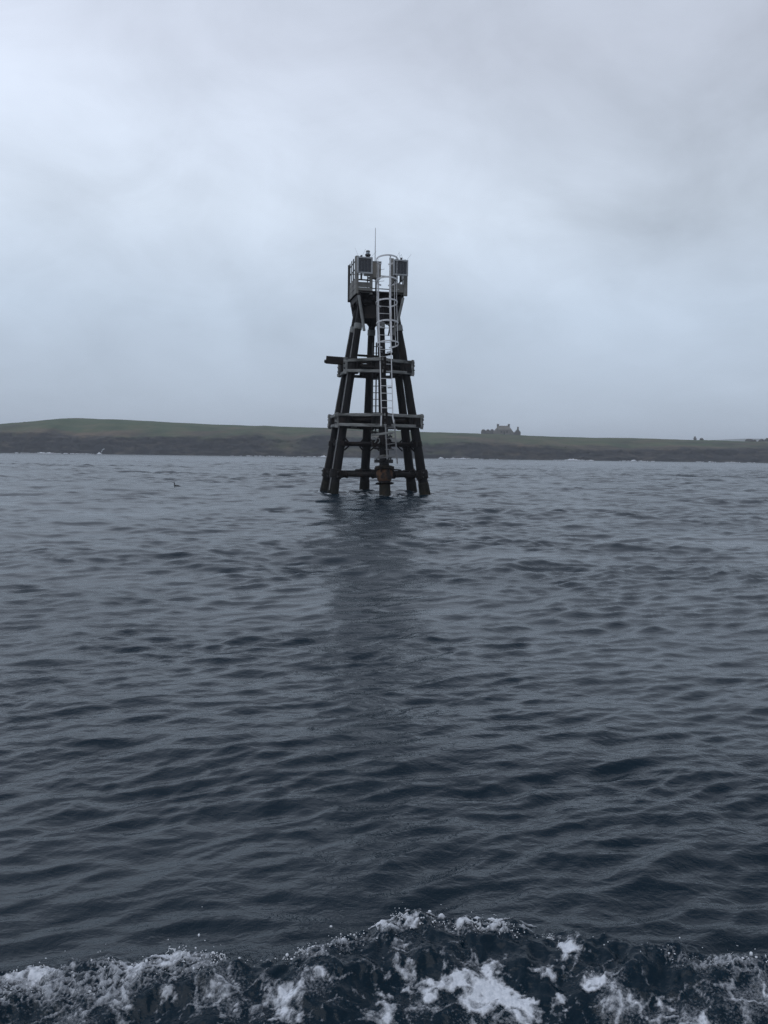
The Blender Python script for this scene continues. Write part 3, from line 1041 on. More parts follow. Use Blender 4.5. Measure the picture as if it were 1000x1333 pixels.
# timber walings of the two upper stages: a light beam over and under a dark pipe
def stage(z, nm, hi, lo):
    for k in range(6):
        k2 = (k+1) % 6
        p0, p1 = hexp(k, z), hexp(k2, z)
        d = (p1-p0).normalized()
        out = Vector((d.y, -d.x, 0))
        b = MB(); b.tube([p0 + d*.1, p1 - d*.1], .08, 10)
        b.build('brace_pipe', M['pipe'], ROOT, smooth=True)
        rs = random.Random(k*7+int(z*10))
        for dz, ext, hgt in ((hi, .20, .12), (-lo, .16, .12)):
            o0 = p0 + out*(pr(z)+.07) + Vector((0, 0, dz)); o1 = p1 + out*(pr(z)+.07) + Vector((0, 0, dz))
            b = MB()
            j = Vector((0, 0, rs.uniform(-.025, .025)))
            b.bar(o0 - d*(ext+rs.uniform(-.05, .08)) + j + out*(.06 if k % 2 else 0), o1 + d*(ext+rs.uniform(-.05, .08)) - j + out*(.06 if k % 2 else 0), .11, hgt)
            b.build('waling_beam', M['timber'], ROOT)
        # inner beam
        i0 = p0 - out*(pr(z)+.06) + Vector((0, 0, hi-.02)); i1 = p1 - out*(pr(z)+.06) + Vector((0, 0, hi-.02))
        b = MB(); b.bar(i0, i1, .10, .14); b.build('inner_beam', M['timber_dark'], ROOT)
        # upright cleat plate outside each pile
        a = math.radians(-90+60*k)
        rd = Vector((math.cos(a), math.sin(a), 0))
        c = hexp(k, z) + rd*(pr(z)+.17)
        b = MB(); b.bar(c + Vector((0, 0, -lo-.10)), c + Vector((0, 0, hi+.10)), .20, .07, up=rd)
        cl = b.build('cleat_plate', M['timber'] if k in (1, 4, 5) else M['timber_dark'], ROOT)
        for dz in (-.1, .08):
            bb = MB(); q = c + Vector((0, 0, dz)); bb.tube([q, q + rd*.08], .035, 6); bb.build('bolt', M['black'], cl)
        clamp(k, z, .50, .15, bolts=False)


stage(2.93, 'lower_stage', .21, .19)
stage(5.08, 'upper_stage', .21, .22)

# loose beam hanging out to the left of the upper stage
b = MB(); b.bar(loc(425, 468.3, 33.2), loc(466, 471.5, 33.0), .14, .30)
lb = b.build('projecting_beam', M['timber_dark'], ROOT)
b = MB(); q = loc(424.3, 470.4, 33.2); b.lathe(q, [(.02, -.07), (.07, -.05), (.07, .05), (.02, .07)], 8, axis=(1, 0, 0)); b.build('bolt', M['black'], lb)
# planks of the upper stage floor seen edge on
for k, (x0, y0, x1, y1) in enumerate(((466, 462.5, 497, 464.5), (496, 463, 514, 460), (470, 476, 492, 479))):
    b = MB(); b.bar(loc(x0, y0, 33.6-k*.5), loc(x1, y1, 33.2-k*.3), .22, .07); b.build('floor_plank', M['timber_dark'], ROOT)

# light bands on the piles below the head
for k in range(6):
    z = 6.66
    b = MB()
    ax = hexp(k, z+.5) - hexp(k, z-.5)
    b.lathe(hexp(k, z), [(pr(z)+.004, -.12), (pr(z)+.026, -.115), (pr(z)+.026, .115), (pr(z)+.004, .12)], 14, axis=ax)
    b.build('pile_band', M['band'], ROOT)

# pile cap: dark plates joining the pile heads, with arched corners
for k in range(6):
    k2 = (k+1) % 6
    z0, z1 = 6.98, 7.52
    A0_, B0_ = hexp(k, z0), hexp(k2, z0)
    d = (B0_-A0_).normalized(); out = Vector((d.y, -d.x, 0))
    b = MB()
    n = 10
    vs_, fs_ = [], []
    for i in range(n+1):
        t = i/n
        drop = .26*max(0, abs(2*t-1)-.45)/.55
        top = hexp(k, z1).lerp(hexp(k2, z1), t); bot = A0_.lerp(B0_, t) + Vector((0, 0, -drop*1.0))
        for o_ in (-.03, .03):
            vs_ += [top + out*o_, bot + out*o_]
    for i in range(n):
        q = i*4; r_ = q+4
        fs_ += [(q, q+1, r_+1, r_), (q+2, r_+2, r_+3, q+3), (q, r_, r_+2, q+2), (q+1, q+3, r_+3, r_+1)]
    fs_ += [(0, 2, 3, 1), (n*4, n*4+1, n*4+3, n*4+2)]
    b.add(vs_, fs_)
    b.build('cap_plate', M['collar'], ROOT)

# deck of the head
DK = 7.94           # deck level at its underside edge
HW = 0.955
for i in range(7):
    b = MB(); yy = -HW+.10 + i*(2*HW-.20)/6
    b.bar((-HW+.03, yy, DK+.02), (HW-.03, yy, DK+.02), .27, .06)
    b.build('deck_plank', M['timber_dark'], ROOT)
for i in range(4):
    b = MB(); xx = -.84 + i*.56
    b.bar((xx, -HW+.06, DK-.16), (xx, HW-.06, DK-.16), .13, .26); b.build('deck_joist', M['collar'], ROOT)
for yy in (-.62, .62):
    b = MB(); b.bar((-HW+.05, yy, DK-.355), (HW-.05, yy, DK-.355), .14, .12); b.build('deck_bearer', M['collar'], ROOT)
# knee braces from the deck corners to the pile heads
for sx in (-1, 1):
    for sy in (-1, 1):
        k = {(-1, -1): 5, (1, -1): 1, (1, 1): 2, (-1, 1): 4}[(sx, sy)]
        b = MB()
        b.bar((sx*(HW-.08), sy*(HW-.10), DK-.03), hexp(k, 6.95) + Vector((-sx*.02, sy*.06, 0)), .11, .11)
        b.build('knee_brace', M['collar'], ROOT)
        b = MB()
        b.bar((sx*(HW-.10), sy*.35, DK-.25), hexp(k, 7.15) + Vector((-sx*.04, 0, 0)), .10, .10)
        b.build('knee_brace', M['collar'], ROOT)
# the light strut hanging down from the front left corner, and a shorter one on the right
b = MB(); b.bar(loc(467.2, 384.5, 32.55), loc(474.2, 430.5, 32.35), .10, .08); b.build('hanging_strut', M['band'], ROOT)['label'] = 'light grey strut hanging from the front left deck corner'
b = MB(); b.bar(loc(525.0, 388, 32.8), loc(517.5, 421, 32.6), .09, .07); b.build('hanging_strut', M['band'], ROOT)
b = MB(); b.bar(loc(514, 421, 32.6), loc(513.2, 437, 32.6), .26, .05); b.build('hanging_plate', M['board'], ROOT)
b = MB(); b.bar(loc(505.5, 437, 32.6), loc(508.5, 422, 32.6), .10, .05); b.build('hanging_plate', M['black'], ROOT)

# walls of the head: fascia boards, slats, rails
ZW0, ZW1 = DK-.06, DK+1.46
F_ = -HW        # front face


def board(p0, p1, w, t, up, mat, name):
    b = MB(); b.bar(p0, p1, w, t, up=up); return b.build(name, M[mat], ROOT)


# fascia (solid boards at the foot of the walls); front is open for the ladder between x -0.32 and 0.38
def fascia(x0, x1, face, mat='board'):
    for r_ in range(3 if face == 'left' else 2):
        z = DK + .07 + r_*.205
        if face == 'front':
            board((x0, F_, z), (x1, F_, z), .045, .19, (0, 0, 1), mat, 'fascia_board')
        elif face == 'back':
            board((x0, HW, z), (x1, HW, z), .045, .19, (0, 0, 1), mat, 'fascia_board')
        elif face == 'left':
            board((-HW, x0, z), (-HW, x1, z), .045, .19, (0, 0, 1), mat, 'fascia_board')
        else:
            board((HW, x0, z), (HW, x1, z), .045, .19, (0, 0, 1), mat, 'fascia_board')


fascia(-HW+.03, -.36, 'front'); fascia(.40, HW-.03, 'front'); fascia(-HW+.05, HW-.05, 'left'); fascia(-HW+.05, HW-.05, 'right')
b = MB(); b.bar((-.34, HW-.02, DK+.10), (.9, HW-.02, DK+.10), .045, .16); b.build('fascia_board', M['slat'], ROOT)
# corner posts and front posts
for x, y, w, top, mt in ((-HW-.01, F_-.02, .10, ZW1-.10, 'board'), (HW+.01, F_-.02, .15, ZW1-.45, 'board'), (-HW-.01, HW, .10, ZW1-.05, 'slat'), (HW, HW, .10, ZW1-.1, 'slat'),
                         (-.40, F_+.05, .11, ZW1-.35, 'board'), (.44, F_+.05, .10, ZW1-.1, 'board')):
    b = MB(); b.bar((x, y, ZW0-.02), (x, y, top), w, w*.8, up=(0, 1, 0)); b.build('corner_post', M[mt], ROOT)
# left wall slats (open, dark) with two rails
n = 4
for i in range(n):
    yy = -HW + .42 + i*(2*HW-.62)/(n-1)
    b = MB(); b.bar((-HW-.012, yy, ZW0+.02), (-HW-.012, yy, ZW1-.02-.02*(i % 2)), .022, .165, up=(0, 1, 0))
    b.build('slat', M['slat'] if i % 2 else M['board'], ROOT)
for z in (DK+.62, DK+.98, DK+1.30):
    b = MB(); b.bar((-HW+.02, -HW, z), (-HW+.02, HW, z), .03, .03); b.build('rail', M['slat'], ROOT)
    b = MB(); b.bar((HW-.02, -HW, z), (HW-.02, HW, z), .03, .03); b.build('rail', M['slat'], ROOT)
for i in range(3):
    yy = -HW + .55 + i*.5
    b = MB(); b.bar((HW+.03, yy, ZW0+.02), (HW+.03, yy, ZW1-.12), .022, .10, up=(0, 1, 0)); b.build('slat', M['slat'], ROOT)
# front slats
for x, w, mt in ((-.80, .07, 'slat'), (.62, .05, 'black'), (.79, .075, 'slat')):
    b = MB(); b.bar((x, F_+.01, DK+.45), (x, F_+.01, ZW1-.06), w, .04, up=(0, 1, 0)); b.build('slat', M[mt], ROOT)
b = MB(); b.bar((-.95, F_+.05, DK+.47), (-.42, F_+.05, DK+.47), .04, .05); b.build('rail', M['slat'], ROOT)
b = MB(); b.bar((.45, F_+.05, DK+.60), (HW, F_+.05, DK+.90), .03, .04); b.build('brace_rod', M['black'], ROOT)
# horizontal boards beside the ladder opening
for z, x0, h in ((DK+.88, -.70, .16), (DK+.69, -.69, .15), (DK+.55, -.52, .08)):
    b = MB(); b.bar((x0, F_+.03, z), (-.40, F_+.03, z), .04, h); b.build('wall_board', M['board'], ROOT)
# rails at the back, seen through the opening
for z, r_ in ((DK+.52, .022), (DK+1.05, .018)):
    b = MB(); b.tube([(-HW, HW-.05, z), (HW, HW-.05, z)], r_, 6); b.build('rail', M['galv_dull'] if z > DK+.8 else M['black'], ROOT)
for z in (DK+1.28, DK+.80):
    b = MB(); pts = [(-.5+i*.1, HW-.08, z + .05*((i-5)/5)**2) for i in range(11)]; b.tube(pts, .008, 5); b.build('cable', M['black'], ROOT)
b = MB(); pts = [loc(514.0, 359, 32.9), loc(515.0, 362, 32.8), loc(513.8, 365.5, 32.8), loc(511.5, 368, 32.8), loc(509.5, 371, 32.9), loc(507, 374.5, 33)]
b.tube(pts, .016, 6); b.build('cable', M['black'], ROOT)


# solar panels
def solar(pxc, pyc, w, h, depth, mirror=1):
    c = loc(pxc, pyc, depth)
    fr = MB()
    t = .055; dep = .10
    fr.box(c + Vector((0, 0, h/2-t/2)), (w, dep, t)); fr.box(c - Vector((0, 0, h/2-t/2)), (w, dep, t))
    for s in (-1, 1):
        fr.box(c + Vector((s*(w/2-t/2), 0, 0)), (t, dep, h-2*t))
    fr.box(c + Vector((0, .035, 0)), (w-2*t, .02, h-2*t))
    po = fr.build('solar_panel', M['frame'], ROOT)
    n = 4
    ww = (w-2*t)/n
    for i in range(n):
        x = -w/2+t+ww*(i+.5)
        cb = MB(); cb.box(c + Vector((x, .008, 0)), (ww-.022, .03, h-2*t-.004)); cb.build('cell_strip', M['cell'], po)
    bb = MB(); bb.box(c + Vector((0, .016, 0)), (w-2*t, .02, h-2*t-.002)); bb.build('backing_sheet', M['cell_line'], po)
    for i in range(5):
        x = -w/2 + w*(i+.5)/5
        sp = MB(); sp.tube([c + Vector((x, 0, h/2)), c + Vector((x+random.uniform(-.22, .22), random.uniform(-.1, .1), h/2+random.uniform(.18, .32)))], .0035, 4)
        sp.build('bird_spike', M['galv_dull'], po)
    for s in (-.3, .3):
        k = MB(); k.box(c + Vector((s*w, .01, h/2+.012)), (.04, .06, .024)); k.build('clip', M['galv_dull'], po)
    for s in (-.28, .28):
        k = MB(); k.bar(c + Vector((s*w, .05, 0)), c + Vector((s*w, .22, 0)), .04, .05); k.build('bracket', M['galv_dull'], po)


solar(475.0, 345.4, .60, .625, 32.45)
solar(521.6, 348.6, .585, .60, 32.85)

# lantern on its post
lp = loc(479, 335.2, 33.6)
b = MB(); b.tube([Vector((lp.x, lp.y, DK)), lp], .022, 8); ln = b.build('lantern', M['black'], ROOT)
b = MB(); b.lathe(lp, [(.02, -.03), (.03, .0), (.10, .06), (.115, .09), (.115, .12), (.075, .125)], 16); b.build('lantern_base', M['black'], ln)
b = MB(); b.lathe(lp, [(.072, .126), (.076, .15), (.076, .18), (.072, .205)], 16); b.build('lens', M['lens'], ln, smooth=True)
b = MB(); b.lathe(lp, [(.082, .206), (.086, .23), (.07, .265), (.03, .28)], 16); b.build('lantern_cap', M['galv_dull'], ln)

# whip antenna
pt = loc(488.9, 296.5, 33.6)
b = MB(); b.tube([Vector((pt.x, pt.y, DK+.6)), Vector((pt.x, pt.y, pt.z-.8)), pt], [.020, .016, .011], 8); b.build('antenna', M['antenna'], ROOT)

# cabinet behind the ladder cage
c = loc(490.0, 352.6, 33.1)
b = MB(); b.box(c, (.32, .24, .62)); cb = b.build('cabinet', M['cabinet'], ROOT)
b = MB(); b.box(c + Vector((0, 0, .325)), (.36, .28, .03)); b.build('cabinet_lid', M['galv_dull'], cb)
b = MB(); b.box(c + Vector((0.0, -.128, -.01)), (.27, .014, .54)); b.build('cabinet_door', M['cabinet'], cb)
b = MB(); b.box(c + Vector((.11, -.14, .0)), (.025, .02, .09)); b.build('handle', M['black'], cb)
b = MB(); b.box(c + Vector((.05, 0, -.40)), (.12, .13, .16)); b.build('cable_gland', M['black'], cb)
b = MB(); b.bar((c.x, c.y+.03, DK), (c.x, c.y+.03, c.z-.31), .06, .06, up=(0, 1, 0)); b.build('cabinet_post', M['slat'], cb)
# thin pointed post right of the cage
q = loc(507.9, 334, 33.2)
b = MB(); b.tube([Vector((q.x, q.y, DK)), Vector((q.x, q.y, q.z-.15)), Vector((q.x, q.y, q.z-.08)), q], [.022, .022, .035, .008], 8); b.build('marker_post', M['galv_dull'], ROOT)
q = loc(509.8, 341, 33.3)
b = MB(); b.tube([Vector((q.x, q.y, DK)), q], .018, 8); b.build('marker_post', M['galv_dull'], ROOT)


# main ladder: leans with the front pile, upright above the deck
def lad_y(z):
    return -(Rz(min(z, 7.6)) + pr(z) + .13)


LX = .10
lad = empty('ladder', (0, 0, 0)); lad.parent = ROOT
for s in (-1, 1):
    b = MB()
    pts = [(LX + s*.225 + (.07 if z < 4 else 0)*0, lad_y(z), z) for z in (3.02, 4.0, 5.0, 6.0, 7.0, 7.6, 8.3, 9.05)]
    for i in range(len(pts)-1):
        b.bar(pts[i], pts[i+1], .034, .03, up=(0, 1, 0))
    b.build('stile', M['galv'], lad)
z = 3.12
while z < 8.2:
    b = MB(); b.tube([(LX-.22, lad_y(z), z), (LX+.22, lad_y(z), z)], .014, 6); b.build('rung', M['galv'], lad, smooth=True)
    z += .285
for z in (4.2, 5.6, 6.7):
    for s in (-1, 1):
        b = MB()
        b.bar((LX+s*.2, lad_y(z), z), (LX+s*.09, lad_y(z)+.16, z), .03, .04)
        b.build('standoff', M['galv_dull'], lad)

# safety cage: hoops and straps
HR = .42
cage = empty('safety_cage', (0, 0, 0)); cage.parent = ROOT
TILT = .20                      # the hoops stand square to the leaning ladder, so their fronts ride up
hz = (9.12, 8.30, 7.47, 6.65, 5.85)


def hoop_c(z):
    return Vector((LX+.02, lad_y(z) - HR*.86, z))


for i, z in enumerate(hz):
    b = MB()
    gap = .33
    b.hoop(hoop_c(z), HR, .055, .014, math.pi/2 + gap, math.pi/2 + 2*math.pi - gap, 30, TILT)
    b.build('hoop', M['galv'], cage, smooth=False)
for ang, w, t in ((-90+7, .080, .02), (-90+62, .032, .012), (-90-72, .032, .012), (28, .03, .012), (152, .03, .012)):
    a = math.radians(ang)
    b = MB()
    zz = list(hz)
    for i in range(len(zz)-1):
        d0, d1 = [hoop_c(z_) + Vector((math.cos(a)*(HR-.018), math.sin(a)*(HR-.018), -math.sin(a)*HR*TILT)) for z_ in (zz[i], zz[i+1])]
        b.bar(d0, d1, w*(.6 if i == 0 else 1), t, up=(math.cos(a), math.sin(a), 0))
    b.build('strap', M['galv'], cage)

# lower ladder, from the lower stage down to the water, hung a little to the right
low = empty('ladder', (0, 0, 0)); low.parent = ROOT
tl, bl = loc(501.8, 552, 31.55), loc(504.2, 598, 31.25)
tr, br = loc(513.2, 546, 31.62), loc(517.4, 603.5, 31.30)
b = MB(); b.bar(tl, bl, .05, .035, up=(0, 1, 0)); b.build('stile', M['galv_dull'], low)
b = MB(); b.bar(tr, br, .05, .035, up=(0, 1, 0)); b.build('stile', M['galv_dull'], low)
for i in range(6):
    t = .12 + i*.152
    b = MB(); b.tube([tl.lerp(bl, t), tr.lerp(br, t*.82+.07)], .013, 6); b.build('rung', M['galv_dull'], low)
b = MB(); b.bar(loc(496.5, 541, 31.5), loc(496.0, 554, 31.5), .05, .035, up=(0, 1, 0)); b.build('stile', M['galv'], low)
b = MB(); b.bar(loc(511.0, 541, 31.6), loc(513.0, 551, 31.6), .05, .035, up=(0, 1, 0)); b.build('stile', M['galv'], low)

# rear climbing ladder up the middle of the beacon
rear = empty('ladder', (0, 0, 0)); rear.parent = ROOT
for px_ in (485.0, 489.6, 494.2):
    b = MB(); b.bar(loc(px_+.6, 446, 34.4), loc(px_-.6, 566, 34.4), .05, .05, up=(0, 1, 0)); b.build('stile', M['black'], rear)
for i in range(14):
    y_ = 451 + i*8.6
    b = MB(); b.tube([loc(485, y_, 34.4), loc(494, y_, 34.4)], .016, 6); b.build('rung', M['black'], rear)

# rusty collar and fittings low on the front pile
z = 0.80
fc = hexp(0, z)
ax = hexp(0, z+.5) - hexp(0, z-.5)
b = MB(); b.lathe(fc, [(.22, -.24), (.25, -.22), (.31, -.05), (.325, .06), (.32, .18), (.24, .22)], 18, axis=ax); rc = b.build('rusty_collar', M['rust'], ROOT, smooth=True)
rc['label'] = 'orange rusty collar on the front pile'
b = MB(); b.lathe(fc, [(.22, -.33), (.36, -.32), (.36, -.29), (.22, -.27)], 14, axis=ax); b.build('flange', M['collar'], rc)
b = MB(); b.lathe(fc, [(.24, .21), (.40, .22), (.39, .30), (.32, .36), (.22, .37)], 10, axis=ax); b.build('flange', M['weed'], rc)
for a in range(8):
    aa = a*math.pi/4+.2
    q = fc + Vector((.36*math.cos(aa), .36*math.sin(aa), .20))
    b = MB(); b.tube([q + Vector((0, 0, -.05)), q + Vector((0, 0, .16))], .03, 6); b.build('bolt', M['collar'], rc)
b = MB(); b.bar(fc + Vector((.2, -.2, .25)), fc + Vector((.62, -.1, .22)), .10, .05); b.build('lug', M['collar'], rc)
b = MB(); b.bar(loc(484, 566.5, 31.6), loc(511.5, 563.0, 31.45), .10, .085); b.build('cross_plank', M['timber'], ROOT)
for (px_, py_, w_, h_, mt_) in ((490.6, 600.3, .18, .12, 'black'), (508.8, 600.5, .15, .14, 'black'), (508, 568.5, .14, .07, 'black'), (509, 585, .20, .06, 'black'), (507.5, 574, .10, .10, 'collar')):
    c = loc(px_, py_, 31.5)
    b = MB(); b.box(c, (w_, .14, h_)); b.tube([c + Vector((0, 0, h_/2)), c + Vector((0, 0, h_/2+.05))], .03, 6); b.tube([c, Vector((hexp(0, c.z).x, hexp(0, c.z).y, c.z))], .03, 6)
    b.build('fitting', M[mt_], ROOT)
b = MB(); c = hexp(0, loc(498, 595.5, 31.7).z); b.lathe(c, [(pr(1.4)+.01, -.05), (pr(1.4)+.12, -.02), (pr(1.4)+.10, .05), (pr(1.4)+.01, .07)], 12, axis=ax); b.build('pile_ring', M['band'], ROOT)
b = MB(); b.bar(loc(487, 597, 31.4), loc(514, 594.5, 31.4), .05, .035); b.build('cross_bar', M['galv_dull'], ROOT)
b = MB(); c = hexp(0, 2.1); b.lathe(c, [(pr(2)+.01, -.2), (pr(2)+.06, -.18), (pr(2)+.06, .18), (pr(2)+.01, .2)], 12, axis=ax); b.build('pile_ring', M['collar'], ROOT)
for (px_, py_) in ((486.8, 572.5), (491.5, 573.5)):
    c = loc(px_, py_, 31.5)
    b = MB(); b.tube([c + Vector((.085*math.cos(t), 0, .10*math.sin(t))) for t in np.linspace(-1.4, 2.6, 10)], .02, 6); b.build('shackle', M['band'], ROOT, smooth=True)
b = MB(); c = loc(489, 577, 31.9); b.box(c, (.28, .2, .26)); b.build('mooring_block', M['collar'], ROOT)
for (px_, py_) in ((491, 584), (487, 563)):
    c = loc(px_, py_, 31.6); b = MB(); b.lathe(c, [(.05, -.03), (.16, -.01), (.15, .03), (.05, .05)], 10); b.build('disc', M['collar'], ROOT)

# ------------------------------------------------------------------ cormorant
def build_bird():
    p = atz(229.3, 636.0, 0.0)
    bm_v = [(0.28, 0, -.03), (0.12, 0, -.01), (-0.02, 0, 0.0), (-0.10, 0, .015), (-0.105, 0, .085), (-0.10, 0, .145), (-0.125, 0, .185), (-0.165, 0, .20)]
    rad = [.018, .062, .070, .045, .026, .024, .031, .018]
    me = bpy.data.meshes.new('cormorant')
    me.from_pydata(bm_v, [(i, i+1) for i in range(len(bm_v)-1)], [])
    o = link('cormorant', me, M['bird'])
    sk = o.modifiers.new('skin', 'SKIN')
    for i, r_ in enumerate(rad):
        o.data.skin_vertices[0].data[i].radius = (r_*1.25 if i < 3 else r_, r_)
    o.data.skin_vertices[0].data[2].use_root = True
    sb = o.modifiers.new('sub', 'SUBSURF'); sb.levels = 2; sb.render_levels = 2
    # ride the nearest crest along the line of sight
    ts = np.linspace(.955, 1.05, 60)
    Pb, _, _ = sea_surface(p.x*ts, p.y*ts, np.full(60, .12, np.float32), np.full(60, .08, np.float32))
    q = Pb[int(np.argmax(Pb[:, 2]))]
    o.location = (float(q[0]), float(q[1]), float(q[2]) - .02)
    o.scale = (.85, .85, .85)
    o.rotation_euler = (0, 0, math.radians(-8))
    tag(o, 'black cormorant swimming low with raised neck, left of the beacon', 'bird')
    b = MB(); b.tube([(-.165, 0, .20), (-.22, 0, .203), (-.243, 0, .197)], [.011, .007, .003], 6)
    b.build('bill', M['bill'], o)


build_bird()

# ------------------------------------------------------------------ foam and spray of the boat's wake
def build_foam():
    gs = 0.0052
    xs = np.arange(-2.1, 2.1, gs); ys = np.arange(1.75, 3.05, gs)
    Y, X = np.meshgrid(ys, xs, indexing='ij')
    x, y = X.ravel(), Y.ravel()
    d = y - crest_y(x)
    # patches on the face of the wave: photo position, size across and down (pixels), weight
    pat = [(640, 1312, 46, 40, 1.3), (372, 1302, 44, 30, 1.2), (345, 1280, 16, 24, .8), (560, 1262, 40, 22, .9), (520, 1262, 24, 26, .85), (590, 1278, 30, 14, .9), (545, 1245, 20, 20, .7),
           (740, 1236, 22, 20, 1.1), (735, 1215, 20, 12, .9), (775, 1275, 26, 16, 1.0), (805, 1295, 26, 13, 1.05), (715, 1255, 14, 18, .8), (712, 1318, 17, 22, 1.1), (500, 1312, 24, 26, 1.0), (480, 1330, 24, 10, .9),
           (960, 1300, 30, 30, .85), (985, 1285, 24, 20, .75), (890, 1330, 20, 14, .95), (860, 1290, 16, 34, .5), (20, 1282, 36, 20, .9), (45, 1270, 24, 14, 1.0), (100, 1277, 34, 16, .85), (25, 1326, 20, 14, .95), (150, 1290, 44, 26, .65),
           (205, 1256, 44, 16, .9), (225, 1280, 22, 30, .7), (215, 1312, 12, 22, .7), (260, 1285, 26, 22, .6), (450, 1285, 24, 14, .6), (395, 1250, 24, 14, .7), (290, 1265, 30, 26, .55), (310, 1310, 20, 20, .4),
           (530, 1206, 36, 14, 1.3), (610, 1205, 34, 14, 1.1), (653, 1210, 22, 12, 1.25), (500, 1216, 26, 12, 1.1), (570, 1212, 30, 12, .9), (690, 1214, 24, 14, 1.0), (690, 1325, 10, 14, .5), (785, 1330, 12, 10, .7), (440, 1330, 20, 14, .5), (80, 1310, 40, 24, .5), (930, 1265, 30, 14, .45)]
    # convert pixels to the wave face once: map each grid point to its patch field through its own height
    P, _, _ = sea_surface(x, y, np.full(len(x), .01, np.float32), np.full(len(x), .01, np.float32))
    dens = np.zeros(len(x))
    wx = x + .085*fbm(x*5, y*6, 4, .6); wy = y + .060*fbm(x*5+20, y*6, 4, .6)
    for px_, py_, sx, sy, w in pat:
        c = atz(px_, py_, .05); c1 = atz(px_+sx, py_, .05); c2 = atz(px_, py_-sy, .05)
        # shift to the face height: iterate once
        hh = float(wake_height(np.array([c.x]), np.array([c.y]))[0])
        c = atz(px_, py_, hh); c1 = atz(px_+sx, py_, hh); c2 = atz(px_, py_-sy, hh)
        ex, ey = abs(c1.x-c.x), max(abs(c2.y-c.y), .03)*.8
        q = ((wx-c.x)/ex)**2 + ((wy-c.y)/ey)**2
        dens = np.maximum(dens, w*np.exp(-q*1.1))
    lace = fbm(x*9+2, y*11, 5, 0.62)
    fine = fbm(x*45, y*45, 3)
    big = fbm(x*3.1+6, y*4.2, 3)
    warp = .018*fbm(x*14, y*14, 3)
    w1 = worley(x*10+warp*22+3, y*12+warp*18)          # webs of foam about 6 cm across
    w2 = worley(x*30+warp*40, y*34+7)                  # bubbles of about 2 cm
    w3 = worley(x*100+5, y*105)                         # and of about 1 cm
    body = dens*.78 + .62*lace + .22*fine
    cover = sstep(.34, .92, body)*(1 - .55*sstep(.10, .5, w2)*(1-sstep(.8, 1.2, dens))) - .05*sstep(.2, .6, w3)
    # web of threads over the face of the wave
    face = sstep(.03, -.05, d)*sstep(3.1, 2.7, y)
    dn = np.clip(.22 + .50*big + .45*dens, 0, 1)
    web = sstep(.03 + .22*dn, 0.0, w1)*dn*.95 + sstep(.05+.25*dn, 0, w2)*dn*.35
    cover = np.maximum(cover, face*web*(.68+.22*fine+.45*lace))
    # bubbling crest
    crest = np.exp(-((d+.02)/.05)**2)*np.clip(.50 + .75*fbm(x*2.1+3, 0*x+1.3, 3), 0, 1.2)*sstep(1.45, .9, x)
    crest = np.maximum(crest, np.exp(-((d+.055)/.085)**2)*sstep(-.35, -.75, x)*np.clip(.75+.5*big, 0, 1.1))
    clump = np.zeros(len(x))
    for px_, wd_, a_ in ((505, 22, .9), (533, 26, 1.2), (560, 16, .8), (612, 24, 1.1), (652, 20, 1.2), (692, 20, 1.1), (725, 16, .7), (745, 14, .6), (800, 18, .5), (45, 40, 1.1), (100, 30, .8), (205, 34, 1.1), (235, 22, 1.0), (290, 26, .8), (345, 16, .5), (395, 24, .9), (440, 22, .6), (880, 26, .5), (960, 30, .5)):
        xc = float(np.interp(px_, [c_[0] for c_ in _cl], CLX)); wx_ = wd_/1000*3.0
        clump = np.maximum(clump, a_*np.exp(-((x-xc)/wx_)**2))
    cover = np.maximum(cover, sstep(.36, .95, clump*np.exp(-((d+.012+.02*big)/.040)**2)*(.70+.95*lace+.4*fine))*(1-.55*sstep(.08, .4, w2)))
    cell = np.minimum(w2, .8*w3+.06)
    cover = np.maximum(cover, np.clip(crest, 0, 1)*(sstep(.34, .04, cell)*.75 + .30*lace) - .10)
    veil = face*np.clip(-.02 + .22*big + .18*dens + .10*lace, 0, .2)
    cover = np.maximum(cover, veil)
    cover = np.where(d > .09, 0, cover)
    # relief
    bub = np.clip(cover, 0, 1.2)
    P[:, 2] += .0025 + .006*bub*(0.6+fine) + .016*np.clip(crest, 0, 1)*sstep(.3, .0, w2)*sstep(.05, .4, cover)*(1+fbm(x*12, y*12, 2))
    F4 = quads(len(ys), len(xs))
    keep = cover[F4].max(1) > 0.06
    F4 = F4[keep]
    used = np.unique(F4)
    remap = -np.ones(len(x), dtype=np.int64); remap[used] = np.arange(len(used))
    me = grid_mesh('wake_foam', P[used], remap[F4], True, {'cover': np.clip(cover[used], 0, 1)})
    o = link('wake_foam', me, M['foam'])
    tag(o, 'white lacy foam on the near wake wave along the bottom', kind='stuff')

    # droplets and bead-like bubbles thrown up along the crest
    ico = bpy.data.meshes.new('tmp')
    t_ = (1+5**.5)/2
    iv = np.array([(-1, t_, 0), (1, t_, 0), (-1, -t_, 0), (1, -t_, 0), (0, -1, t_), (0, 1, t_), (0, -1, -t_), (0, 1, -t_), (t_, 0, -1), (t_, 0, 1), (-t_, 0, -1), (-t_, 0, 1)])/math.hypot(1, t_)
    iF = np.array([(0, 11, 5), (0, 5, 1), (0, 1, 7), (0, 7, 10), (0, 10, 11), (1, 5, 9), (5, 11, 4), (11, 10, 2), (10, 7, 6), (7, 1, 8), (3, 9, 4), (3, 4, 2), (3, 2, 6), (3, 6, 8), (3, 8, 9), (4, 9, 5), (2, 4, 11), (6, 2, 10), (8, 6, 7), (9, 8, 1)])
    bpy.data.meshes.remove(ico)
    rs = np.random.RandomState(23)
    n = 1700
    X0 = rs.uniform(-1.5, 1.5, n)
    wgt = .55 + .8*fbm(X0*2.1+3, 0*X0+1.3, 3) + .35*fbm(X0*9, 0*X0+5, 2)
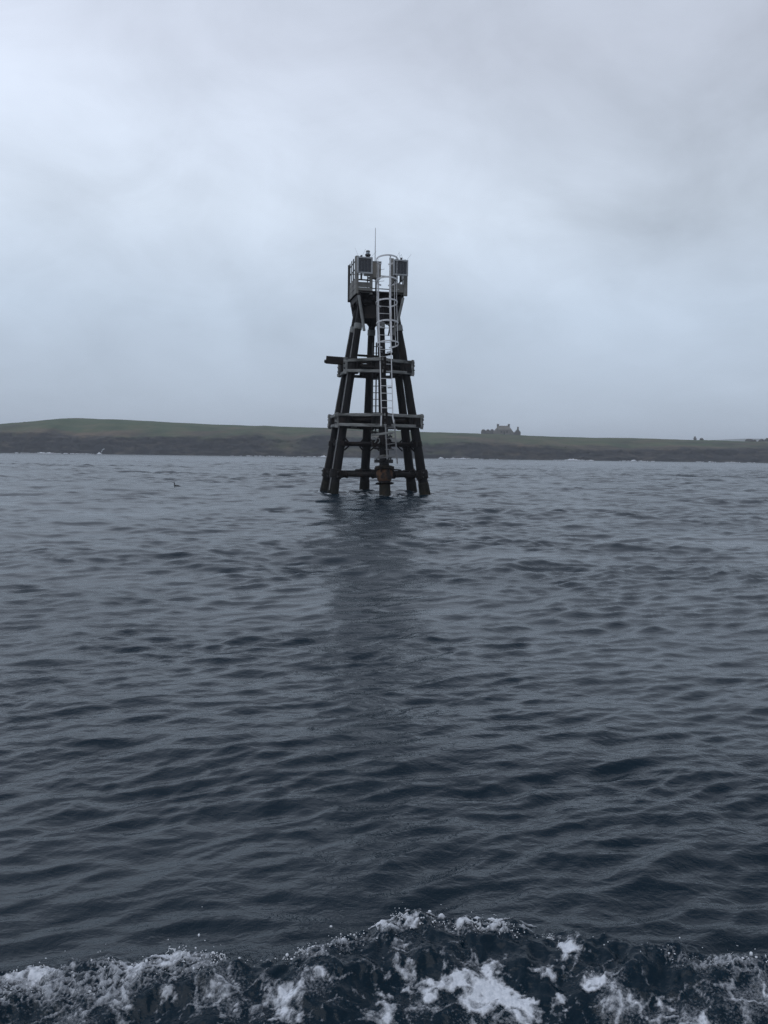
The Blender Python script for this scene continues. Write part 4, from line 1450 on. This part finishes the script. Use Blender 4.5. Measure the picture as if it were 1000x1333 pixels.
    keep = (rs.rand(n) < np.clip(wgt, .03, 1)*np.where(X0 > .75, .35, 1.0))
    X0 = X0[keep]; n = len(X0)
    off = -np.abs(rs.randn(n))*.030 + .012
    off = np.where(X0 < -.45, off*1.7, off)
    Y0 = crest_y(X0) + off
    Q, _, _ = sea_surface(X0, Y0, np.full(n, .01, np.float32), np.full(n, .01, np.float32))
    lift = np.abs(rs.randn(n))**2.2*.010*np.clip(wgt[keep], .2, 1.3)
    lift = np.where(rs.rand(n) < .03, lift + rs.rand(n)*.05, lift)
    Q[:, 2] += .002 + lift
    rad = np.exp(rs.randn(n)*.5)*.0015*np.where(lift > .02, .9, 1.0)
    V = (iv[None]*rad[:, None, None]*(1+.35*rs.randn(n, 1, 3)) + Q[:, None, :]).reshape(-1, 3)
    Ff = (iF[None] + (np.arange(n)*12)[:, None, None]).reshape(-1, 3)
    me = grid_mesh('wake_spray', V, Ff, True)
    o = link('wake_spray', me, M['spray'])
    tag(o, 'white droplets and bubbles thrown up along the near wake crest', kind='stuff')

    # small ligaments of water leaping from the crest, each with a few beads
    b = MB()
    rr_ = random.Random(9)
    for px_, s in ((617, 1.0), (531, .8), (522, .6), (716, .5), (652, .6), (232, .8), (47, .9), (284, .5), (395, .5)):
        cx0 = float(np.interp(px_, [c_[0] for c_ in _cl], CLX))
        xa = np.array([cx0]); ya = crest_y(xa)
        q = Vector(sea_surface(xa, ya, np.full(1, .01, np.float32), np.full(1, .01, np.float32))[0][0].tolist())
        for j in range(2):
            r0 = s*rr_.uniform(.014, .030)
            cx = rr_.uniform(-.03, .03)*s
            a0 = rr_.uniform(-.2, .5); ln_ = rr_.uniform(1.4, 2.8)
            n_ = 14
            pts, rd = [], []
            wob = [rr_.uniform(-1, 1) for _ in range(n_)]
            for i_ in range(n_):
                t = i_/(n_-1)
                rj = r0*(1 + .22*wob[i_])
                pts.append(q + Vector((cx + rj*1.15*math.cos(a0+ln_*t), .004*wob[i_-1], -.004 + rj*math.sin(a0+ln_*t))))
                rd.append(max(.0006, (.0012+.0016*abs(wob[i_-3]))*(.5+.6*s)*(1-.5*t)))
            b.tube(pts, rd, 5)
            for i_ in range(5):
                a = rr_.uniform(0, math.pi); rj = r0*rr_.uniform(.9, 2.2)
                c_ = q + Vector((cx + rj*math.cos(a), rr_.uniform(-.01, .01), rj*math.sin(a)))
                k_ = rr_.uniform(.0008, .0020)
                b.lathe(c_, [(k_*.3, -k_), (k_, -.2*k_), (k_*.8, .5*k_), (k_*.2, k_)], 5)
    o = b.build('wake_splash', M['spray'], None, smooth=True)
    tag(o, 'curling threads of white water leaping from the near wake crest', kind='stuff')


build_foam()

# ------------------------------------------------------------------ froth swirling round the beacon's legs
def build_leg_foam():
    gs = 0.03
    xs = np.arange(TOWER.x-3.6, TOWER.x+3.6, gs); ys = np.arange(TOWER.y-3.4, TOWER.y+3.4, gs)
    Y, X = np.meshgrid(ys, xs, indexing='ij')
    x, y = X.ravel(), Y.ravel()
    P, _, _ = sea_surface(x, y, np.full(len(x), .12, np.float32), np.full(len(x), .06, np.float32))
    cov = np.zeros(len(x))
    for k in range(6):
        h = hexp(k, 0.0)
        p = Matrix.Rotation(TA, 3, 'Z') @ h + TOWER
        dx, dy = x-p.x, y-p.y
        r_ = np.hypot(dx, dy)
        ring = np.exp(-((r_-.27)/.09)**2)
        trail = np.exp(-((dy-.12*np.sin(dx*4))/.20)**2)*sstep(-.1, .25, dx)*sstep(1.5, .5, dx)*.75
        cov = np.maximum(cov, np.maximum(ring, trail))
    w1 = worley(x*3.1, y*3.6)
    n_ = fbm(x*2.4, y*3.0, 4)
    cover = sstep(.42, .95, cov*(.62+.65*n_) + .30*cov*sstep(.3, .02, w1))*.85
    P[:, 2] += .006 + .02*cover
    F4 = quads(len(ys), len(xs))
    F4 = F4[cover[F4].max(1) > .05]
    used = np.unique(F4)
    remap = -np.ones(len(x), dtype=np.int64); remap[used] = np.arange(len(used))
    me = grid_mesh('leg_froth', P[used], remap[F4], True, {'cover': cover[used]})
    o = link('leg_froth', me, M['foam'])
    tag(o, 'thin white froth swirling round the beacon legs at the waterline', kind='stuff')


build_leg_foam()

# ------------------------------------------------------------------ haze
HAZE = 0.00046
b = MB(); b.box((0, 0, 29.0), (7000, 7000, 64.0))
hz_o = b.build('haze', None)
mt = bpy.data.materials.new('sea_haze'); mt.use_nodes = True
t = mt.node_tree; t.nodes.clear()
out = N(t, 'ShaderNodeOutputMaterial')
pv = N(t, 'ShaderNodeVolumePrincipled', inp={'Density': HAZE, 'Anisotropy': 0.0})
pv.inputs['Color'].default_value = (0.90, 0.94, 1.0, 1)
t.links.new(pv.outputs[0], out.inputs['Volume'])
hz_o.data.materials.append(mt)
tag(hz_o, 'thin grey sea haze filling the air over the water', kind='stuff')
